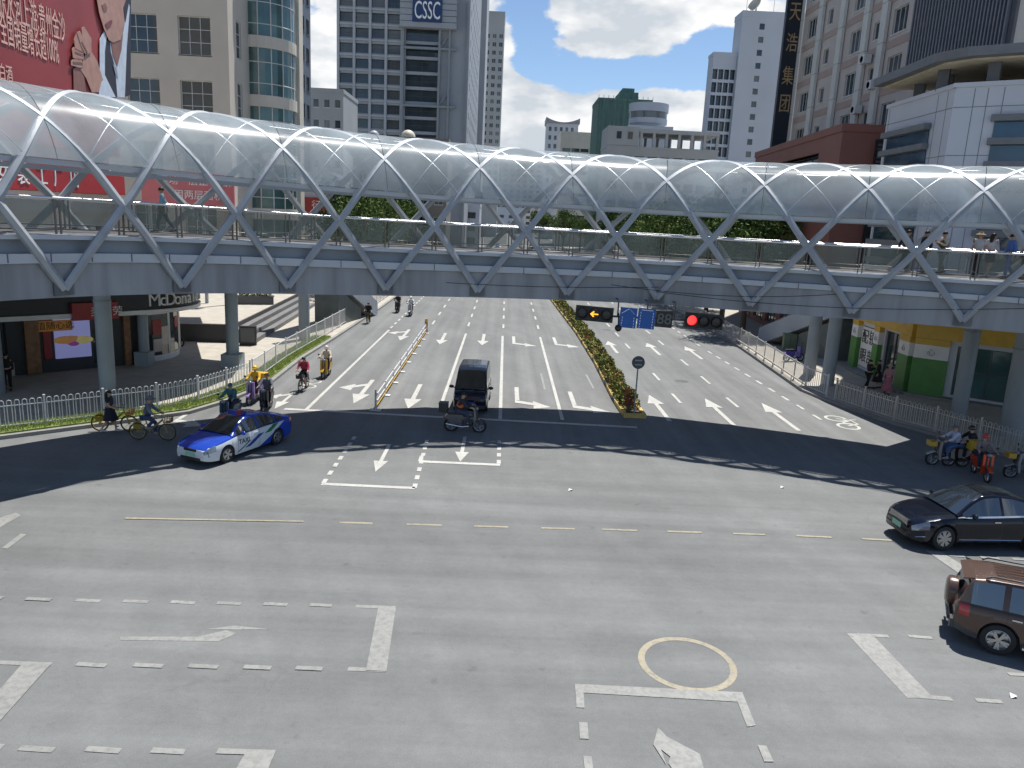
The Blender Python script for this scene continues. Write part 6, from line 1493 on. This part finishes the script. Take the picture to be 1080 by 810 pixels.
fb = thing('flowering_plant', 'small red flowering plant at the near tip of the median', 'plant', tuple(G(662, 436)))
mb = MB()
for i in range(9): a = i*.7; mb.tube([(0, 0, .1), (.10*math.cos(a), .10*math.sin(a), .5), (.22*math.cos(a), .22*math.sin(a), .85+.05*(i % 3))], .01, 5)
mb.build('stem', lv_[0], fb); mb = MB()
for _ in range(420): a = random.uniform(0, 6.28); q = random.random()**.5*.26; leafq(mb, V((math.cos(a)*q, math.sin(a)*q, random.uniform(.35, 1.15))), .05, random.choice((0, 0, 1)))
mb.build('blossom', [mat('blossom_red', (.45, .03, .06), .6, 0, .2, 3), lv_[0]], fb)
# ---- round sign seen from behind
c = G(667.5, 441)+V((.1, .35, 0)); r = thing('road_sign', 'round road sign seen from behind on a thin pole at the median tip', 'sign', (c.x, c.y, 0))
mb = MB(); mb.cyl((0, 0, .1), (0, 0, 2.75), .035, 10); mb.build('pole', M['pier'], r, smooth=40)
mb = MB(); mb.lathe([(0, -.045), (.29, -.045), (.30, -.03), (.30, -.01), (0, -.01)], 28, 'Y', (0, 0, 2.55)); mb.build('disc', M['darkgrey'], r, smooth=40, fix=True)
for z in (2.45, 2.65): mb = MB(); mb.box((0, -.05, z), (.32, .025, .05)); mb.build('bracket', M['steel'], r)
# ---- signals hung in front of the girder
YS = 31.6
def sgp(u, v): return AT(u, v, YS)
tlt = .0
g = thing('signal_gantry', 'dark steel hanger beam under the bridge girder carrying signals and blue signs', 'gantry', (0, 0, 0))
a, b_ = sgp(606, 332), sgp(763, 340.5); a.y += .2; b_.y += .2
MB().tube([a, b_], .045, 8).build('beam', M['darkgrey'], g)
for u in (652, 683, 712, 764):
    q = sgp(u, 333+(u-606)*.054); mb = MB(); mb.tube([V((q.x, YS+.2, q.z)), V((q.x, YS+.2, 5.62)), V((q.x, 33.4, 5.62))], .035, 6); mb.build('hanger', M['darkgrey'], g)
q = sgp(652, 346); mb = MB(); mb.ball(q, .15, 12, 8); mb.cyl(q, q+V((0, .15, .6)), .03, 6); mb.build('dome_camera', M['black'], g, smooth=50)
off = mat('lamp_off', (.03, .03, .032), .3)
def arrow_left(mb, x, z, s, y, mi): mb.box((x+.05*s, y, z), (.8*s, .012, .13*s), mi=mi); mb.prism([(x-.55*s, y, z), (x-.15*s, y, z+.36*s), (x-.02*s, y, z+.27*s), (x-.3*s, y, z), (x-.02*s, y, z-.27*s), (x-.15*s, y, z-.36*s)], (0, .012, 0), mi)
def signal(label, u0, v0, u1, v1, lit, colm, kind):
    c = (sgp(u0, v0)+sgp(u1, v1))/2; w = (u1-u0)*YS/811; h = .60
    r = thing('traffic_signal', label, 'traffic light', tuple(c)); r.rotation_euler = (0, R_(2.6), 0)
    mb = MB(); mb.box((0, .09, 0), (w, .16, h)); mb.box((0, .0, h/2-.01), (w, .04, .03)); mb.box((0, 0, -h/2+.01), (w, .04, .03)); mb.build('housing', M['black'], r)
    for i in range(3):
        x = (-1+i)*w*.325; mb = MB()
        on = i == lit
        if on and kind == 'arrow':
            mb.lathe([(0, 0), (.2, 0), (.2, .02)], 20, 'Y', (x, -.01, 0), 0); arrow_left(mb, x, 0, .34, -.03, 1)
        else: mb.lathe([(0, -.02), (.14, -.012), (.2, .0), (.2, .02)], 22, 'Y', (x, -.005, 0), 1 if on else 0)
        o = mb.build('lamp', [off, colm], r, smooth=50)
        mb = MB(); mb.lathe([(.225, 0), (.22, -.14), (.213, -.14), (.215, 0)], 20, 'Y', (x, 0, 0)); mb.v = [v for v in mb.v]; mb.build('visor', M['black'], o, smooth=40)
signal('black signal box showing an amber left arrow under the bridge', 607, 323, 647, 339.5, 1, mat('amber_lit', (1, .42, .03), .4, emit=1.4), 'arrow')
signal('black signal box with the red lamp lit under the bridge', 722, 330, 763, 347.5, 0, mat('red_lit', (1, .03, .03), .4, emit=2.0), 'ball')
def blue_sign(label, u0, v0, u1, v1, kind):
    c = (sgp(u0, v0)+sgp(u1, v1))/2; w = (u1-u0)*YS/811; h = (v1-v0)*YS/811
    r = thing('lane_sign', label, 'sign', tuple(c)); r.rotation_euler = (0, R_(2.6), 0)
    mb = MB(); mb.box((0, .03, 0), (w, .05, h)); mb.build('board', mat('sign_blue', (.01, .10, .38), .4, 0, .06), r)
    mb = MB()
    for i in range(6):
        z = -h*.42+h*.84*i/6
        if kind == 'arrow' and i > 3: continue
        for x in (-w*.36, w*.36): mb.box((x*(1 if kind == 'box' or i < 2 else .95), -.004, z), (.028, .008, h*.085))
    if kind == 'arrow': mb.beam((-w*.42, -.004, h*.20), (0, -.004, h*.45), .01, .03); mb.beam((w*.02, -.004, h*.45), (w*.36, -.004, h*.2), .01, .012)
    else: mb.box((0, -.004, h*.42), (w*.66, .008, .03))
    mb.build('dashed_lines', M['white'], r)
blue_sign('blue lane sign with white pointed dashed outline beside the amber arrow signal', 653.5, 324.5, 671.5, 346, 'arrow'); blue_sign('blue lane sign with white dashed rectangle next to the countdown display', 672.5, 325.5, 691, 347, 'box')
c = (sgp(692, 328)+sgp(709, 346))/2; r = thing('countdown_timer', 'dark countdown display with two unlit digits between blue sign and red signal', 'timer', tuple(c)); r.rotation_euler = (0, R_(2.6), 0)
mb = MB(); mb.box((0, .08, 0), (.70, .14, .66)); mb.build('housing', M['black'], r)
mb = MB(); mb.text('88', .62, rotx90((0, -.0, 0)), depth=.02, sx=1.0); mb.build('digits', mat('digit_grey', (.13, .14, .13), .5), r)
# ---- trees
bark = mat('bark', (.10, .075, .05), .9, 0, .2, 6, .4, 20)
lm = [mat('leaf_dark', (.030, .060, .016), .8, 0, .3, 1.2, spec=.15), mat('leaf_mid', (.075, .125, .032), .8, 0, .3, 1.2, spec=.15), mat('leaf_light', (.13, .18, .05), .8, 0, .25, 1.2, spec=.15)]
def tree_mesh(seed, H_, cr, n=5200, zb=3.0):
    random.seed(seed); tr = MB(); crn = MB(); tr.tube([(0, 0, 0), (.05, .03, zb*.6), (.02, .06, zb+.6), (.1, 0, H_*.72)], [.19, .15, .12, .04], 9)
    cl = []
    for i in range(15):
        a = i*2.4+random.uniform(-.4, .4); e = random.uniform(.1, 1.0); q = V((math.cos(a)*cr*(1-e*.45)*random.uniform(.5, .95), math.sin(a)*cr*(1-e*.45)*random.uniform(.5, .95), zb+.5+(H_-zb-.8)*e))
        st = V((.03, .04, zb*.8+(q.z-zb)*.25)); tr.tube([st, st.lerp(q, .5)+V((0, 0, .25)), q], [.07, .045, .018], 6); cl.append((q, random.uniform(.7, 1.25), random.choice((0, 0, 1, 1, 2))))
    for _ in range(n):
        q, s, k = random.choice(cl); d = V((random.gauss(0, 1), random.gauss(0, 1), random.gauss(0, .75))).normalized()*s*cr*.42*random.random()**.4
        leafq(crn, q+d, random.uniform(.09, .2), min(2, max(0, k+random.choice((-1, 0, 0, 1)))))
    return tr, crn
tset = []
def tree(i, x, y, sc, label, grp):
    r = thing('street_tree', label, 'tree', (x, y, .1), random.uniform(0, 6.28), grp); r.scale = (sc,)*3
    tr, cw = tset[i]; 
    for nm, me in (('trunk', tr), ('crown', cw)): o = bpy.data.objects.new(nm, me); COL.objects.link(o); o.parent = r
    return r
for i, (sd, H_, cr) in enumerate(((3, 7.6, 3.0), (8, 8.2, 3.2), (14, 7.0, 2.8))):
    a, b_ = tree_mesh(sd, H_, cr); a = a.build('trunk', bark, smooth=60); b_ = b_.build('crown', lm); tset.append((a.data, b_.data)); bpy.data.objects.remove(a); bpy.data.objects.remove(b_)
random.seed(21)
for k in range(15): tree(k % 3, 19.6+random.uniform(-.8, 1.8)+(.8 if k < 2 else 0)+k*.10, 63+k*7.0+random.uniform(-1, 1), 1.28+random.uniform(-.06, .14), 'street tree in the green row along the right pavement behind the bridge', 'street trees along the right pavement')
for k in range(9): tree((k+1) % 3, -15.6-random.uniform(0, 2.5)-k*.15, 80+k*8+random.uniform(-1, 1), 1.28+random.uniform(-.05, .12), 'street tree in the green row along the left pavement behind the bridge', 'street trees along the left pavement')
for k in range(8): tree(k % 3, 9+k*5.5, 205+random.uniform(-8, 8), 1.3, 'far street tree in the clump beyond the traffic', 'far trees beyond the traffic')
# ---- stairs up to the side decks
def stairs(label, p, q, w, m):
    p, q = V(p), V(q); d = q-p; f = V((d.x, d.y, 0)); ln = f.length; f.normalize(); r = thing('stairway', label, 'stairs', tuple(p), math.atan2(f.y, f.x)); H_ = d.z; n = 30
    mb = MB()
    for i in range(n): mb.box2((ln*i/n, -w/2+.1, H_*i/n-.12), (ln*(i+1)/n+.02, w/2-.1, H_*(i+1)/n))
    mb.build('step_flight', M['concrete'], r)
    for sd in (1, -1):
        mb = MB(); y = sd*w/2; mb.prism([(-.3, y-.06, -.05), (.4, y-.06, -.4 if p.z > .5 else -.05), (ln, y-.06, H_-.55), (ln, y-.06, H_+.95), (-.3, y-.06, .95)], (0, .12, 0)); mb.build('side_panel', m, r, fix=True)
        MB().tube([(-.3, y, 1.0), (ln, y, H_+1.0)], .04, 8).build('handrail', M['stainless'], r)
    mb = MB(); mb.prism([(ln*.25, -w/2+.15, 0), (ln*.62, -w/2+.15, 0), (ln*.62, -w/2+.15, H_*.5), (ln*.25, -w/2+.15, H_*.14)], (0, w-.3, 0)); mb.build('understair_box', mat('understair', (.13, .15, .14), .7), r, fix=True)
q = G(801, 361); stairs('grey stairway climbing from the right pavement to the footbridge', (q.x+1.2, q.y, .13), (q.x+4.6, q.y-12.5, 5.7), 2.6, M['steel'])
q = G(408, 333); stairs('grey stairway climbing from the left pavement to the footbridge', (q.x-2.0, q.y, .13), (q.x-4.2, q.y-12.5, 5.8), 2.2, M['steel'])
# ---- plaza steps and details on the left
a, b_ = G(270, 362, .13), G(332, 323, .13); d = (b_-a).normalized(); nn = V((-d.y, d.x, 0))
pl_ = [a+nn*1.4, b_+nn*1.4, V((b_.x-9, 67.5, .13)), V((-30, 67.5, .13)), G(166, 361, .13)+V((0, .6, 0))]
pl_ = [V((p.x, p.y, .12)) for p in pl_]
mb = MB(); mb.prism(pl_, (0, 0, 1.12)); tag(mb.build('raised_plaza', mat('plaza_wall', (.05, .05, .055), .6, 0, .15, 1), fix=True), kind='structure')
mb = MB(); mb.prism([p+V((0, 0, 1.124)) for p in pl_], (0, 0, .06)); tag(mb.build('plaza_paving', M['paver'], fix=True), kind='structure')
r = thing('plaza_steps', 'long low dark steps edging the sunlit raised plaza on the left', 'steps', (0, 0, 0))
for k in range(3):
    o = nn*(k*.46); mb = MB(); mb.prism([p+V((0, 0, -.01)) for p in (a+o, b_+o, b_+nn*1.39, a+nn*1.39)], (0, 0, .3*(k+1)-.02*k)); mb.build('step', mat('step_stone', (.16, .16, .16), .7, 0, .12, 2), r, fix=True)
c = G(262, 366); r = thing('plinth_sign', 'black block sign at the foot of the plaza steps', 'sign', (c.x, c.y, .13), R_(8))
mb = MB(); mb.box((0, 0, .6), (1.0, .35, 1.2)); mb.box((0, -.18, .65), (.85, .02, .9), mi=1); mb.build('block', [M['black'], M['darkgrey']], r)
c = G(178, 368); scooter('dark scooter parked beside the rounded restaurant corner', (c.x, c.y, .13), R_(15), blk)
c = G(300, 322, 1.3); pl = thing('planter', 'dark planter box on the plaza behind the steps', 'planter', (c.x-2.2, min(c.y, 65), 1.3), R_(20)); mb = MB(); mb.box((0, 0, .3), (2.6, .8, .6)); mb.box((0, 0, .62), (2.7, .9, .06)); mb.build('tub', M['darkgrey'], pl); mb = MB()
for _ in range(600): leafq(mb, V((random.uniform(-1.2, 1.2), random.uniform(-.35, .35), .65+random.random()*.5)), .09, random.choice((0, 1, 2)))
mb.build('foliage', lm, pl)
# seated person and low box by the right piers
c = G(826, 372, .13); bx = thing('utility_cabinet', 'green grey utility cabinet by the right fence near the stairway foot', 'cabinet', (c.x+.8, c.y+1.2, .13), R_(-5)); mb = MB(); mb.box((0, 0, .6), (.9, .5, 1.2)); mb.box((0, 0, 1.22), (1.0, .6, .06)); mb.box((0, -.255, .6), (.02, .01, 1.1), mi=1); mb.build('cabinet', [mat('cabinet_green', (.12, .17, .12), .6, 0, .15, 2), M['black']], bx)
# litter on the junction
for (u, v, lab) in ((599, 518, 'white paper scrap on the asphalt beyond the yellow guide line'), (823, 515, 'crumpled white litter scrap on the asphalt before the bridge shadow'), (1066, 737, 'white paper scrap on the asphalt near the right edge')):
    c = G(u, v); mb = MB(); mb.add([(0, 0, .01), (.14, .02, .05), (.17, .12, .012), (.05, .13, .06)], [(0, 1, 2), (0, 2, 3)]); o = mb.build('litter', M['white'], loc=(c.x, c.y, 0)); tag(o, lab, 'litter')
